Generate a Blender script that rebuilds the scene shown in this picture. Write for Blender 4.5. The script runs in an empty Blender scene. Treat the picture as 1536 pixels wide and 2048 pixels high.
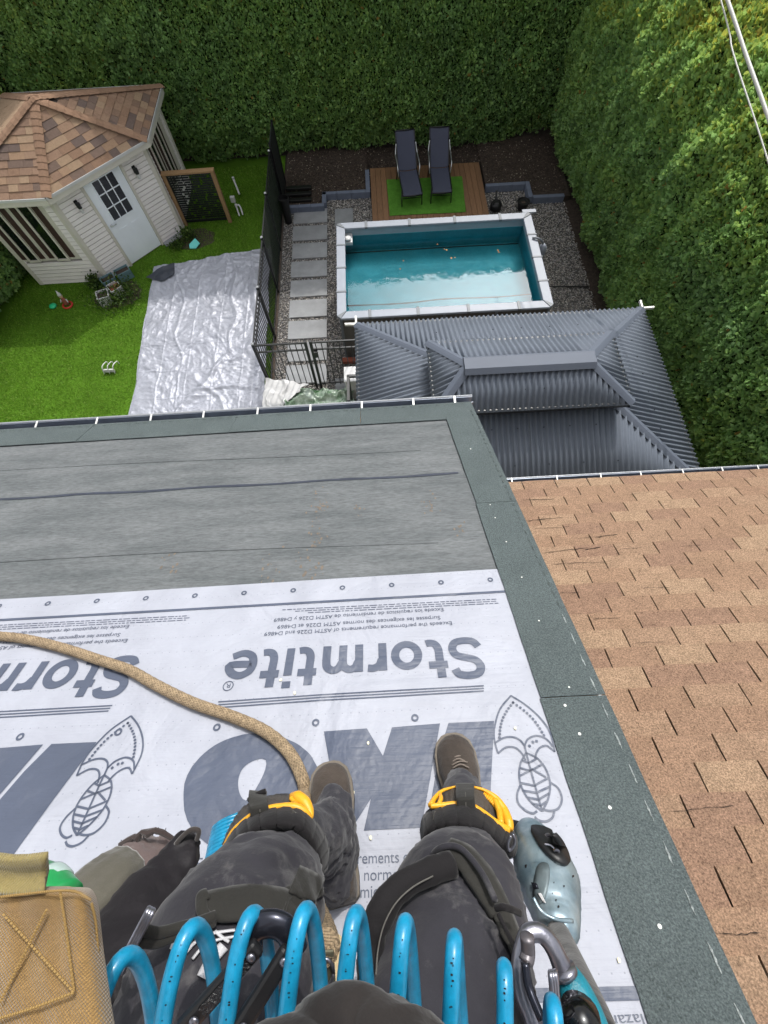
import bpy, bmesh, math, random
import numpy as np
from mathutils import Vector, Matrix, noise
random.seed(7); rng = np.random.default_rng(7)
S = bpy.context.scene; COL = S.collection
R = math.radians

# ---------------------------------------------------------------- camera, sky, sun, exposure
H = 7.7                                   # camera height above the garden
F = 850.0                                 # focal length in photo pixels (1536 x 2048)
CX, CY = 768.0, 1024.0
M = Matrix(((0.99863128, -0.04543592, -0.02590635), (0.05174113, 0.93059267, 0.3623812), (0.00764314, -0.36322563, 0.93166986)))
CAM = Vector((0, 0, H))
cd = bpy.data.cameras.new('camera'); cam = bpy.data.objects.new('camera', cd); COL.objects.link(cam)
cam.matrix_world = Matrix.Translation(CAM) @ M.transposed().to_4x4()
cd.sensor_fit = 'VERTICAL'; cd.sensor_height = 24; cd.lens = F / 2048 * 24; cd.clip_start = .02; cd.clip_end = 400
S.camera = cam
SUN_EL, SUN_AZ = R(48), R(20)             # azimuth from +Y towards +X
W = bpy.data.worlds.new('World'); S.world = W; W.use_nodes = True
nt = W.node_tree; nt.nodes.clear()
out = nt.nodes.new('ShaderNodeOutputWorld'); bg = nt.nodes.new('ShaderNodeBackground')
sky = nt.nodes.new('ShaderNodeTexSky'); sky.sky_type = 'NISHITA'; sky.sun_disc = False
sky.sun_elevation = SUN_EL; sky.sun_rotation = SUN_AZ
tc = nt.nodes.new('ShaderNodeTexCoord')
cn = nt.nodes.new('ShaderNodeTexNoise'); cn.inputs['Scale'].default_value = 2.3; cn.inputs['Detail'].default_value = 8; cn.inputs['Roughness'].default_value = .58
cr = nt.nodes.new('ShaderNodeValToRGB'); cr.color_ramp.elements[0].position = .34; cr.color_ramp.elements[1].position = .53
dotn = nt.nodes.new('ShaderNodeVectorMath'); dotn.operation = 'DOT_PRODUCT'
dotn.inputs[1].default_value = (math.sin(SUN_AZ) * math.cos(SUN_EL), math.cos(SUN_AZ) * math.cos(SUN_EL), math.sin(SUN_EL))
pw = nt.nodes.new('ShaderNodeMath'); pw.operation = 'POWER'; pw.inputs[1].default_value = 32
mx0 = nt.nodes.new('ShaderNodeMath'); mx0.operation = 'MAXIMUM'; mx0.inputs[1].default_value = 0
ma = nt.nodes.new('ShaderNodeMath'); ma.operation = 'MULTIPLY_ADD'; ma.inputs[1].default_value = 105; ma.inputs[2].default_value = 6.2   # clouds glow round the sun
cc = nt.nodes.new('ShaderNodeCombineColor'); mixc = nt.nodes.new('ShaderNodeMix'); mixc.data_type = 'RGBA'
L = nt.links.new
L(tc.outputs['Generated'], cn.inputs['Vector']); L(cn.outputs['Fac'], cr.inputs['Fac'])
L(tc.outputs['Generated'], dotn.inputs[0]); L(dotn.outputs['Value'], mx0.inputs[0]); L(mx0.outputs[0], pw.inputs[0]); L(pw.outputs[0], ma.inputs[0])
for i in range(3): L(ma.outputs[0], cc.inputs[i])
bank = nt.nodes.new('ShaderNodeMath'); bank.operation = 'POWER'; bank.inputs[1].default_value = 16; L(mx0.outputs[0], bank.inputs[0])
bsum = nt.nodes.new('ShaderNodeMath'); bsum.operation = 'MULTIPLY_ADD'; bsum.inputs[1].default_value = .9; bsum.use_clamp = True; L(bank.outputs[0], bsum.inputs[0]); L(cr.outputs['Color'], bsum.inputs[2])
L(bsum.outputs[0], mixc.inputs['Factor']); L(sky.outputs['Color'], mixc.inputs['A']); L(cc.outputs['Color'], mixc.inputs['B'])
L(mixc.outputs['Result'], bg.inputs['Color']); bg.inputs['Strength'].default_value = .15
L(bg.outputs[0], out.inputs['Surface'])
sd = bpy.data.lights.new('sun', 'SUN'); sd.energy = 2.75; sd.angle = R(.5); sd.color = (1, .95, .87)
sun = bpy.data.objects.new('sun', sd); COL.objects.link(sun)
sun.rotation_euler = Vector((-dotn.inputs[1].default_value[0], -dotn.inputs[1].default_value[1], -dotn.inputs[1].default_value[2])).to_track_quat('-Z', 'Y').to_euler()
S.view_settings.view_transform = 'Standard'; S.view_settings.look = 'None'; S.view_settings.gamma = 1
S.view_settings.exposure = -.15
S.render.engine = 'CYCLES'
S.cycles.max_bounces = 6; S.cycles.transparent_max_bounces = 8; S.cycles.caustics_reflective = False; S.cycles.caustics_refractive = False

# ---------------------------------------------------------------- survey helpers: where a measured spot of the photo lies in the garden
def ray(x, y):
    return M.transposed() @ Vector(((x - CX) / F, -(y - CY) / F, -1.0))
def G(x, y, z=0.0):                        # spot at height z
    w = ray(x, y); return w * ((z - H) / w.z) + CAM
def U(x, y, d):                            # spot at depth d
    return ray(x, y) * d + CAM
TH = R(30.8)
RU, RV, RN = Vector((1, 0, 0)), Vector((0, math.cos(TH), -math.sin(TH))), Vector((0, math.sin(TH), math.cos(TH)))
HU, HL = 1.28, 2.52                        # distance from the eye to the upper and to the lower roof plane
def rp(x, y, h=HU):
    w = ray(x, y); P = w * (-h / w.dot(RN)); return P.dot(RU), P.dot(RV)
def r3(u, v, off=0.0, h=HU): return CAM + RU * u + RV * v + RN * (off - h)

# ---------------------------------------------------------------- object helpers
def new(name, me, mat=None, parent=None, loc=None):
    o = bpy.data.objects.new(name, me); COL.objects.link(o)
    if me is not None and mat is not None and not me.materials: me.materials.append(mat)
    if parent is not None: o.parent = parent
    if loc is not None: o.location = loc
    return o
def tag(o, label=None, cat=None, group=None, kind=None):
    if label: o['label'] = label
    if cat: o['category'] = cat
    if group: o['group'] = group
    if kind: o['kind'] = kind
    return o
def thing(name, label, cat, loc=(0, 0, 0), rotz=0, group=None):
    o = new(name, None, loc=loc); o.rotation_euler = (0, 0, rotz); o.empty_display_size = .1
    return tag(o, label, cat, group)
def org(parent):                           # world location of an unrotated parent chain
    v = Vector((0, 0, 0)); p = parent
    while p is not None: v += p.location; p = p.parent
    return v
class MB:
    """collects shapes into one mesh; coordinates are world, stored relative to the parent"""
    def __init__(s): s.v = []; s.f = []; s.uv = []
    def add(s, vs, fs, uvs=None):
        b = len(s.v); s.v += [tuple(v) for v in vs]; s.f += [tuple(i + b for i in f) for f in fs]
        s.uv += uvs if uvs else [(0, 0)] * len(vs)
        return s
    def box(s, lo, hi):
        x0, y0, z0 = lo; x1, y1, z1 = hi
        return s.add([(x0,y0,z0),(x1,y0,z0),(x1,y1,z0),(x0,y1,z0),(x0,y0,z1),(x1,y0,z1),(x1,y1,z1),(x0,y1,z1)],
                     [(0,3,2,1),(4,5,6,7),(0,1,5,4),(1,2,6,5),(2,3,7,6),(3,0,4,7)])
    def obox(s, o, a, b, c):               # box from corner o with edge vectors a, b, c
        o, a, b, c = map(Vector, (o, a, b, c))
        if a.cross(b).dot(c) < 0: a, b = b, a
        return s.add([o, o+a, o+a+b, o+b, o+c, o+a+c, o+a+b+c, o+b+c],
                     [(0,3,2,1),(4,5,6,7),(0,1,5,4),(1,2,6,5),(2,3,7,6),(3,0,4,7)])
    def bar(s, p, q, w, h, up=(0, 0, 1)):  # square bar between two points
        p, q = Vector(p), Vector(q); d = (q - p); a = d.cross(Vector(up))
        if a.length < 1e-6: a = d.cross(Vector((1, 0, 0)))
        a.normalize(); b = a.cross(d).normalized()
        return s.obox(p - a*w/2 - b*h/2, d, a*w, b*h)
    def prism(s, poly, vec):               # polygon (3D points) extruded by vec
        poly = [Vector(p) for p in poly]; n = len(poly); vec = Vector(vec)
        nn = sum(((poly[i]-poly[0]).cross(poly[(i+1) % n]-poly[0]) for i in range(1, n-1)), Vector())
        if nn.dot(vec) < 0: poly.reverse()
        return s.add(poly + [p + vec for p in poly], [tuple(range(n))[::-1], tuple(range(n, 2*n))] + [(i, (i+1) % n, (i+1) % n + n, i+n) for i in range(n)])
    def flat(s, poly): return s.add(poly, [tuple(range(len(poly)))])
    def tube(s, pts, r, seg=10, cap=True, up=None, ell=1.0, fn=None):
        pts = [Vector(p) for p in pts]; n = len(pts)
        rr = r if hasattr(r, '__len__') else [r]*n
        T = [(pts[min(i+1, n-1)] - pts[max(i-1, 0)]).normalized() for i in range(n)]
        a = Vector(up) if up is not None else (Vector((0, 0, 1)) if abs(T[0].z) < .9 else Vector((1, 0, 0)))
        vs = []; uvs = []; dist = 0
        for i in range(n):
            a = (a - T[i]*a.dot(T[i]));
            if a.length < 1e-6: a = T[i].orthogonal()
            a.normalize(); b = T[i].cross(a)
            if i: dist += (pts[i]-pts[i-1]).length
            for k in range(seg):
                t = 2*math.pi*k/seg; rad = rr[i]
                if fn: rad += fn(dist, t, i)
                vs.append(pts[i] + a*math.cos(t)*rad*ell + b*math.sin(t)*rad); uvs.append((dist, k/seg))
        fs = [(i*seg+k, i*seg+(k+1) % seg, (i+1)*seg+(k+1) % seg, (i+1)*seg+k) for i in range(n-1) for k in range(seg)]
        if cap: fs += [tuple(range(seg))[::-1], tuple(range((n-1)*seg, n*seg))]
        return s.add(vs, fs, uvs)
    def lathe(s, c, prof, seg=16, axis=(0, 0, 1)):   # prof: (radius, height)
        ax = Vector(axis).normalized(); a = ax.orthogonal().normalized(); b = ax.cross(a); c = Vector(c)
        vs = [c + ax*h + a*math.cos(2*math.pi*k/seg)*r + b*math.sin(2*math.pi*k/seg)*r for r, h in prof for k in range(seg)]
        n = len(prof)
        return s.add(vs, [(i*seg+k, i*seg+(k+1) % seg, (i+1)*seg+(k+1) % seg, (i+1)*seg+k) for i in range(n-1) for k in range(seg)] + [tuple(range(seg))[::-1], tuple(range((n-1)*seg, n*seg))])
    def mesh(s, name, off=Vector((0, 0, 0)), smooth=False):
        me = bpy.data.meshes.new(name)
        me.from_pydata([(v[0]-off[0], v[1]-off[1], v[2]-off[2]) for v in s.v], [], s.f)
        ul = me.uv_layers.new(name='UVMap')
        idx = np.empty(len(me.loops), dtype=np.int32); me.loops.foreach_get('vertex_index', idx)
        ul.data.foreach_set('uv', np.array(s.uv, dtype=np.float32)[idx].ravel())
        if smooth: me.polygons.foreach_set('use_smooth', [True]*len(me.polygons))
        return me
    def build(s, name, mat, parent=None, smooth=False, bevel=0, subsurf=0, auto=None):
        o = new(name, s.mesh(name, org(parent) if parent is not None else Vector((0, 0, 0)), smooth), mat, parent)
        if bevel:
            b = o.modifiers.new('bevel', 'BEVEL'); b.width = bevel; b.segments = 2; b.limit_method = 'ANGLE'; b.angle_limit = R(40)
        if subsurf:
            b = o.modifiers.new('sub', 'SUBSURF'); b.levels = subsurf; b.render_levels = subsurf
        return o
def npmesh(name, V, Fc, attrs=None, smooth=False):
    me = bpy.data.meshes.new(name); nv, nf, k = len(V), len(Fc), Fc.shape[1]
    me.vertices.add(nv); me.vertices.foreach_set('co', V.astype(np.float32).ravel())
    me.loops.add(nf*k); me.loops.foreach_set('vertex_index', Fc.astype(np.int32).ravel())
    me.polygons.add(nf); me.polygons.foreach_set('loop_start', np.arange(0, nf*k, k, dtype=np.int32)); me.polygons.foreach_set('loop_total', np.full(nf, k, dtype=np.int32))
    if smooth: me.polygons.foreach_set('use_smooth', np.ones(nf, dtype=bool))
    me.update(calc_edges=True)
    for n_, a in (attrs or {}).items():
        at = me.attributes.new(n_, 'FLOAT', 'POINT'); at.data.foreach_set('value', a.astype(np.float32))
    return me
def spline(pts, n=8, closed=False):
    P = [Vector(p) for p in pts]; m = len(P); out = []
    for i in range(m if closed else m-1):
        p0 = P[(i-1) % m] if closed or i > 0 else P[0]*2 - P[1]
        p1, p2 = P[i], P[(i+1) % m]; p3 = P[(i+2) % m] if closed or i < m-2 else P[-1]*2 - P[-2]
        for k in range(n):
            t = k/n; out.append(.5*((2*p1) + (p2-p0)*t + (2*p0-5*p1+4*p2-p3)*t*t + (3*p1-p0-3*p2+p3)*t**3))
    if not closed: out.append(P[-1])
    return out
def interp(vals, n):
    m = len(vals); return [float(np.interp(i/(n-1)*(m-1), range(m), vals)) for i in range(n)]
def copy_tree(o, parent=None, loc=None, rotz=None):
    c = o.copy(); COL.objects.link(c)
    if parent is not None: c.parent = parent
    if loc is not None: c.location = loc
    if rotz is not None: c.rotation_euler.z = rotz
    for ch in KIDS.get(o.name, []): copy_tree(ch, c)
    return c
KIDS = {}
def index_kids():
    KIDS.clear()
    for o in bpy.data.objects:
        if o.parent: KIDS.setdefault(o.parent.name, []).append(o)

# ---------------------------------------------------------------- materials
def C(r, g, b):
    f = lambda c: (c/255/12.92) if c/255 <= .04045 else ((c/255+.055)/1.055)**2.4
    return (f(r), f(g), f(b), 1)
def mat(name, col, rough=.7, metal=0, vary=0.0, vscale=5, bump=0, bscale=60, col2=None, rnd=0, spec=None, coords='pos', stretch=None, detail=5, trans=None, coat=0, bdist=.01, grain=0, gscale=300):
    m = bpy.data.materials.new(name); m.use_nodes = True; t = m.node_tree; n = t.nodes; p = n['Principled BSDF']
    p.inputs['Roughness'].default_value = rough; p.inputs['Metallic'].default_value = metal
    if spec is not None: p.inputs['Specular IOR Level'].default_value = spec
    if coat: p.inputs['Coat Weight'].default_value = coat
    lk = t.links.new
    if coords == 'uv': src = n.new('ShaderNodeTexCoord').outputs['UV']
    elif coords == 'obj': src = n.new('ShaderNodeTexCoord').outputs['Object']
    else: src = n.new('ShaderNodeNewGeometry').outputs['Position']
    if stretch:
        mp = n.new('ShaderNodeMapping'); mp.inputs['Scale'].default_value = stretch; lk(src, mp.inputs['Vector']); src = mp.outputs['Vector']
    cur = None
    def noise_(sc, det=detail, ro=.6):
        a = n.new('ShaderNodeTexNoise'); a.inputs['Scale'].default_value = sc; a.inputs['Detail'].default_value = det; a.inputs['Roughness'].default_value = ro; lk(src, a.inputs['Vector']); return a
    c2 = col2 or tuple(min(1, c*(1-vary)) for c in col[:3]) + (1,)
    if vary or col2:
        a = noise_(vscale); r_ = n.new('ShaderNodeValToRGB'); r_.color_ramp.elements[0].position = .35; r_.color_ramp.elements[1].position = .65
        r_.color_ramp.elements[0].color = c2; r_.color_ramp.elements[1].color = col; lk(a.outputs['Fac'], r_.inputs['Fac']); cur = r_.outputs['Color']
    if grain:
        g = noise_(gscale, 3, .7); mr = n.new('ShaderNodeMapRange'); mr.inputs['From Min'].default_value = .3; mr.inputs['From Max'].default_value = .7; mr.inputs['To Min'].default_value = 1-grain; mr.inputs['To Max'].default_value = 1+grain
        lk(g.outputs['Fac'], mr.inputs['Value'])
        x = n.new('ShaderNodeMix'); x.data_type = 'RGBA'; x.blend_type = 'MULTIPLY'; x.inputs['Factor'].default_value = 1
        if cur: lk(cur, x.inputs['A'])
        else: x.inputs['A'].default_value = col
        cb = n.new('ShaderNodeCombineColor')
        for i in range(3): lk(mr.outputs[0], cb.inputs[i])
        lk(cb.outputs[0], x.inputs['B']); cur = x.outputs['Result']
    if rnd:
        oi = n.new('ShaderNodeObjectInfo'); hs = n.new('ShaderNodeHueSaturation')
        mr = n.new('ShaderNodeMapRange'); mr.inputs['To Min'].default_value = 1-rnd; mr.inputs['To Max'].default_value = 1+rnd
        lk(oi.outputs['Random'], mr.inputs['Value']); lk(mr.outputs[0], hs.inputs['Value'])
        if cur: lk(cur, hs.inputs['Color'])
        else: hs.inputs['Color'].default_value = col
        cur = hs.outputs['Color']
    if cur: lk(cur, p.inputs['Base Color'])
    else: p.inputs['Base Color'].default_value = col
    if bump:
        b = n.new('ShaderNodeBump'); b.inputs['Strength'].default_value = bump; b.inputs['Distance'].default_value = bdist
        lk(noise_(bscale).outputs['Fac'], b.inputs['Height']); lk(b.outputs['Normal'], p.inputs['Normal'])
    return m
def node(m, ty): return m.node_tree.nodes.new(ty)
def rndramp(m, cols, source='ShaderNodeObjectInfo', sock='Random', interp='CONSTANT'):
    """random choice of colour per object, kept under whatever noise the material has"""
    t = m.node_tree; n = t.nodes; p = n['Principled BSDF']
    oi = n.new(source); r_ = n.new('ShaderNodeValToRGB'); r_.color_ramp.interpolation = interp
    while len(r_.color_ramp.elements) < len(cols): r_.color_ramp.elements.new(.5)
    for i, c in enumerate(cols):
        r_.color_ramp.elements[i].position = i/len(cols); r_.color_ramp.elements[i].color = c
    t.links.new(oi.outputs[sock], r_.inputs['Fac'])
    x = n.new('ShaderNodeMix'); x.data_type = 'RGBA'; x.blend_type = 'MULTIPLY'; x.inputs['Factor'].default_value = 1
    old = p.inputs['Base Color'].links
    if old: t.links.new(old[0].from_socket, x.inputs['A'])
    else: x.inputs['A'].default_value = p.inputs['Base Color'].default_value
    t.links.new(r_.outputs['Color'], x.inputs['B']); t.links.new(x.outputs['Result'], p.inputs['Base Color'])
    return m
def foliage_mat(name, stops, trans=.25):
    m = bpy.data.materials.new(name); m.use_nodes = True; t = m.node_tree; n = t.nodes; p = n['Principled BSDF']
    at = n.new('ShaderNodeAttribute'); at.attribute_name = 'tint'
    r_ = n.new('ShaderNodeValToRGB')
    while len(r_.color_ramp.elements) < len(stops): r_.color_ramp.elements.new(.5)
    for i, (pos, c) in enumerate(stops): r_.color_ramp.elements[i].position = pos; r_.color_ramp.elements[i].color = c
    t.links.new(at.outputs['Fac'], r_.inputs['Fac']); t.links.new(r_.outputs['Color'], p.inputs['Base Color'])
    p.inputs['Roughness'].default_value = .55; p.inputs['Specular IOR Level'].default_value = .3
    tr = n.new('ShaderNodeBsdfTranslucent'); t.links.new(r_.outputs['Color'], tr.inputs['Color'])
    ms = n.new('ShaderNodeMixShader'); ms.inputs['Fac'].default_value = trans
    t.links.new(p.outputs[0], ms.inputs[1]); t.links.new(tr.outputs[0], ms.inputs[2]); t.links.new(ms.outputs[0], n['Material Output'].inputs['Surface'])
    return m
A1 = (.30,)
mt = {}
mt['lawn'] = mat('turf', C(84, 122, 34), .95, vary=.35, vscale=1.2, bump=.6, bscale=150, grain=.35, gscale=140, spec=.1)
mt['soil'] = mat('soil', C(80, 68, 60), .95, vary=.5, vscale=12, bump=1, bscale=50, bdist=.03, grain=.4, gscale=60)
mt['gravel_base'] = mat('gravel_base', C(92, 90, 88), .95, vary=.4, vscale=40, bump=1, bscale=60)
mt['slab'] = mat('concrete_slab', C(146, 148, 151), .8, vary=.22, vscale=3, bump=.25, bscale=90, rnd=.07, grain=.08, gscale=200)
mt['edging'] = mat('edging_block', C(106, 114, 132), .8, vary=.15, vscale=8, bump=.3, bscale=60)
mt['siding'] = mat('vinyl_siding', C(236, 231, 230), .55, vary=.06, vscale=3, rnd=.02)
mt['gap_shade'] = mat('siding_gap_shade', C(140, 136, 134), .8, vary=.1)  # wall behind the boards, darkened to paint the shade lines between them
mt['trim'] = mat('trim', C(208, 204, 194), .5, vary=.08, vscale=4)
mt['door'] = mat('door_paint', C(240, 246, 255), .4, vary=.04, vscale=3)
mt['white'] = mat('white_plastic', C(205, 205, 206), .4, vary=.05, vscale=6)
mt['shutter'] = mat('shutter', C(66, 44, 42), .6, vary=.35, vscale=18)
mt['glass'] = mat('window_glass', C(16, 20, 22), .05, spec=.8)
mt['black'] = mat('black_metal', C(22, 23, 26), .38, vary=.2, vscale=20)
mt['blackplastic'] = mat('black_plastic', C(26, 26, 28), .45, vary=.2, vscale=25, bump=.1)
mt['darkmesh'] = mat('dark_mesh', C(17, 22, 22), .8)
mt['wood'] = mat('treated_wood', C(156, 124, 88), .75, vary=.25, vscale=6, stretch=(8, 8, 1.2), bump=.2, bscale=20)
mt['deck'] = mat('deck_board', C(132, 98, 70), .7, vary=.28, vscale=5, stretch=(14, 1.2, 8), rnd=.13, bump=.2, bscale=15, grain=.1, gscale=60)
mt['rug'] = mat('turf_mat', C(88, 140, 52), .95, vary=.3, vscale=8, bump=.6, bscale=160, grain=.3, gscale=150, spec=.1)
mt['sling'] = mat('lounger_sling', C(62, 66, 84), .8, bump=.3, bscale=260, grain=.12, gscale=300)
mt['bark'] = mat('bark', C(78, 58, 42), .9, vary=.4, vscale=20, bump=.8, bscale=30)
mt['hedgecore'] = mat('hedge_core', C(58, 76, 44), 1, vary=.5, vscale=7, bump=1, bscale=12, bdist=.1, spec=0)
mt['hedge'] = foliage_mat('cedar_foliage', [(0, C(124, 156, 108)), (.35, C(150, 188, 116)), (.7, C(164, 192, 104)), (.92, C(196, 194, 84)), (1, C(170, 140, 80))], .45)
mt['grassblade'] = foliage_mat('turf_blade', [(0, C(88, 128, 34)), (.6, C(118, 160, 46)), (1, C(152, 176, 84))], .4)
mt['weed'] = foliage_mat('garden_leaf', [(0, C(34, 56, 22)), (.7, C(70, 98, 36)), (1, C(110, 130, 60))], .3)
mt['coping'] = mat('pool_coping', C(142, 148, 160), .5, vary=.08, vscale=6, grain=.04, gscale=90)
mt['copingjoint'] = mat('coping_joint', C(104, 109, 116), .5, vary=.1, vscale=6)
mt['poolwall'] = mat('pool_wall_panel', C(88, 84, 80), .6, vary=.2, vscale=5)
mt['liner'] = mat('pool_liner', C(84, 178, 192), .5, vary=.18, vscale=2.5, grain=.08, gscale=25)
mt['linertop'] = mat('pool_liner_dry', C(150, 166, 178), .5, vary=.1, vscale=4)
mt['roofmetal'] = mat('corrugated_steel', C(106, 113, 124), .8, metal=0, vary=.10, vscale=1.5, rnd=.05, spec=.12)
mt['roofcap'] = mat('ridge_flashing', C(92, 99, 112), .6, vary=.06, vscale=2, spec=.3)
mt['screw'] = mat('screw_head', C(50, 54, 62), .4, metal=.6)
mt['alu'] = mat('aluminium', C(200, 202, 206), .35, metal=.85, vary=.12, vscale=12, bump=.05)
mt['gutterin'] = mat('gutter_trough', C(150, 158, 172), .35, metal=.5, vary=.25, vscale=9)
mt['shingle'] = mat('shingle', (1, 1, 1, 1), .95, vary=.16, vscale=14, bump=1, bscale=260, bdist=.006, grain=.6, gscale=120, spec=.15)
rndramp(mt['shingle'], [C(151, 125, 104), C(147, 120, 100), C(155, 129, 107), C(142, 115, 97), C(149, 122, 101), C(158, 133, 110), C(145, 118, 98)])
mt['shingleunder'] = mat('old_shingle_mat', C(38, 30, 26), .95, vary=.3, vscale=30)
mt['shedshingle'] = mat('shed_shingle', (1, 1, 1, 1), .95, vary=.15, vscale=20, bump=.6, bscale=300, grain=.18, gscale=200, spec=.15)
rndramp(mt['shedshingle'], [C(150, 124, 104), C(142, 115, 96), C(158, 131, 108), C(134, 110, 94), C(108, 94, 88), C(160, 136, 113), C(144, 118, 100), C(120, 102, 92), C(150, 123, 104)])
mt['starter'] = mat('starter_strip', C(88, 97, 98), .95, vary=.12, vscale=6, bump=1, bscale=260, bdist=.006, grain=.5, gscale=240, rnd=.04, spec=.2)
mt['felt'] = mat('grey_membrane', C(103, 106, 108), .8, col2=C(85, 89, 91), vscale=2.6, stretch=(.9, 3.8, 3.8), bump=.3, bscale=12, grain=.26, gscale=30, spec=.25, detail=9)
mt['tar'] = mat('tar_line', C(52, 58, 72), .5, vary=.3, vscale=20)
mt['sealant'] = mat('sealant_dashes', C(70, 80, 80), .35, vary=.4, vscale=60, bump=1, bscale=120)
mt['sealantw'] = mat('sealant_film', C(186, 192, 192), .3, col2=C(84, 94, 94), vscale=130, bump=1, bscale=160)
mt['tarp'] = mat('silver_tarpaulin', C(162, 165, 177), .42, metal=.16, vary=.12, vscale=2, bump=.45, bscale=14, bdist=.03, spec=.6)
mt['tarpblue'] = mat('tarpaulin_back', C(48, 54, 66), .5, vary=.2)
mt['greentarp'] = mat('green_tarpaulin', C(70, 104, 70), .22, col2=C(176, 190, 178), vscale=5, bump=.6, bscale=9, bdist=.03, spec=.7)
mt['teal'] = mat('teal_plastic', C(60, 130, 138), .5)
mt['gutterhang'] = mat('gutter_hanger', C(222, 222, 218), .45, metal=.2)
mt['cable'] = mat('cable_sheath', C(190, 190, 184), .5)
mt['brick'] = mat('house_siding', C(196, 190, 180), .7, vary=.06)
mt['leafdry'] = mat('dry_leaf', C(168, 120, 66), .8, rnd=.4)

# underlay: white woven sheet with rows of pin-prick perforations and soft wrinkles; print shares its relief
def sheet_mat(name, col, vary, dots=True, rough=.55):
    m = mat(name, col, rough, vary=vary, vscale=5, spec=.35, detail=9)
    t = m.node_tree; n = t.nodes; p = n['Principled BSDF']; lk = t.links.new
    g = n.new('ShaderNodeNewGeometry')
    mp = n.new('ShaderNodeMapping'); mp.vector_type = 'TEXTURE'; mp.inputs['Location'].default_value = r3(0, 0); mp.inputs['Rotation'].default_value = (-TH, 0, 0)
    lk(g.outputs['Position'], mp.inputs['Vector'])
    nz = n.new('ShaderNodeTexNoise'); nz.inputs['Scale'].default_value = 3.2; nz.inputs['Detail'].default_value = 4; nz.inputs['Roughness'].default_value = .45; nz.inputs['Distortion'].default_value = 1.2
    lk(mp.outputs['Vector'], nz.inputs['Vector'])
    nw = n.new('ShaderNodeTexNoise'); nw.inputs['Scale'].default_value = 55; nw.inputs['Detail'].default_value = 3; lk(mp.outputs['Vector'], nw.inputs['Vector'])
    ms = n.new('ShaderNodeMapping'); ms.inputs['Rotation'].default_value = (0, 0, R(28)); ms.inputs['Scale'].default_value = (1.2, 26, 1); lk(mp.outputs['Vector'], ms.inputs['Vector'])
    n3 = n.new('ShaderNodeTexNoise'); n3.inputs['Scale'].default_value = 3; n3.inputs['Detail'].default_value = 3; lk(ms.outputs['Vector'], n3.inputs['Vector'])
    m1 = n.new('ShaderNodeMath'); m1.operation = 'MULTIPLY_ADD'; m1.inputs[1].default_value = .05; lk(nw.outputs['Fac'], m1.inputs[0]); lk(nz.outputs['Fac'], m1.inputs[2])
    m2 = n.new('ShaderNodeMath'); m2.operation = 'MULTIPLY_ADD'; m2.inputs[1].default_value = .07; lk(n3.outputs['Fac'], m2.inputs[0]); lk(m1.outputs[0], m2.inputs[2])
    b = n.new('ShaderNodeBump'); b.inputs['Strength'].default_value = .9; b.inputs['Distance'].default_value = .035
    lk(m2.outputs[0], b.inputs['Height']); lk(b.outputs['Normal'], p.inputs['Normal'])
    if dots:
        sx = n.new('ShaderNodeSeparateXYZ'); lk(mp.outputs['Vector'], sx.inputs[0])
        def frac(sock, per, half):
            a = n.new('ShaderNodeMath'); a.operation = 'DIVIDE'; a.inputs[1].default_value = per; lk(sock, a.inputs[0])
            f = n.new('ShaderNodeMath'); f.operation = 'FRACT'; lk(a.outputs[0], f.inputs[0])
            s_ = n.new('ShaderNodeMath'); s_.operation = 'SUBTRACT'; s_.inputs[1].default_value = .5; lk(f.outputs[0], s_.inputs[0])
            q = n.new('ShaderNodeMath'); q.operation = 'ABSOLUTE'; lk(s_.outputs[0], q.inputs[0])
            l = n.new('ShaderNodeMath'); l.operation = 'LESS_THAN'; l.inputs[1].default_value = half/per; lk(q.outputs[0], l.inputs[0]); return l.outputs[0]
        a1 = frac(sx.outputs['X'], .026, .0016); a2 = frac(sx.outputs['Y'], .062, .0014)
        mm = n.new('ShaderNodeMath'); mm.operation = 'MULTIPLY'; lk(a1, mm.inputs[0]); lk(a2, mm.inputs[1])
        mh = n.new('ShaderNodeMath'); mh.operation = 'MULTIPLY'; mh.inputs[1].default_value = .55; lk(mm.outputs[0], mh.inputs[0])
        x = n.new('ShaderNodeMix'); x.data_type = 'RGBA'; old = p.inputs['Base Color'].links[0].from_socket
        lk(mh.outputs[0], x.inputs['Factor']); lk(old, x.inputs['A']); x.inputs['B'].default_value = C(110, 112, 120)
        lk(x.outputs['Result'], p.inputs['Base Color'])
    return m
mt['sheet'] = sheet_mat('white_underlay', C(162, 165, 176), .12)
mt['print'] = sheet_mat('slate_print', C(80, 87, 104), .14, dots=False, rough=.45)

# ================================================================ GROUND
def sheet(poly, z): return [(x, y, z) for x, y in poly]
g_ = MB().flat(sheet([(-60, -40), (60, -40), (60, 80), (-60, 80)], -.012)); tag(g_.build('ground', mt['soil']), kind='structure')
lawn = MB().flat(sheet([(-9.3, -2), (-2.42, -2), (-2.42, 14.3), (-9.3, 14.3)], 0)); tag(lawn.build('lawn', mt['lawn']), kind='structure')
gb = MB().flat(sheet([(-2.36, -2), (5.1, -2), (5.1, 11.6), (4.25, 11.6), (4.25, 12.15), (3.0, 12.15), (3.0, 12.2), (-1.2, 12.2), (-1.2, 11.75), (-2.36, 11.75)], .0)); bed = tag(gb.build('gravel_bed', mt['gravel_base']), kind='structure')
# soil beds at the back, a touch higher
sb = MB().box((-2.34, 11.86, -.01), (-1.32, 14.4, .10)); sb.box((-1.32, 12.32, -.01), (-.06, 14.4, .10)); sb.box((3.12, 12.28, -.01), (4.18, 14.4, .10)); sb.box((4.28, 11.70, -.01), (5.3, 14.4, .10)); sb.box((4.18, 12.2, -.01), (4.28, 14.4, .10))
tag(sb.build('planting_bed', mt['soil']), kind='structure')

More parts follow.
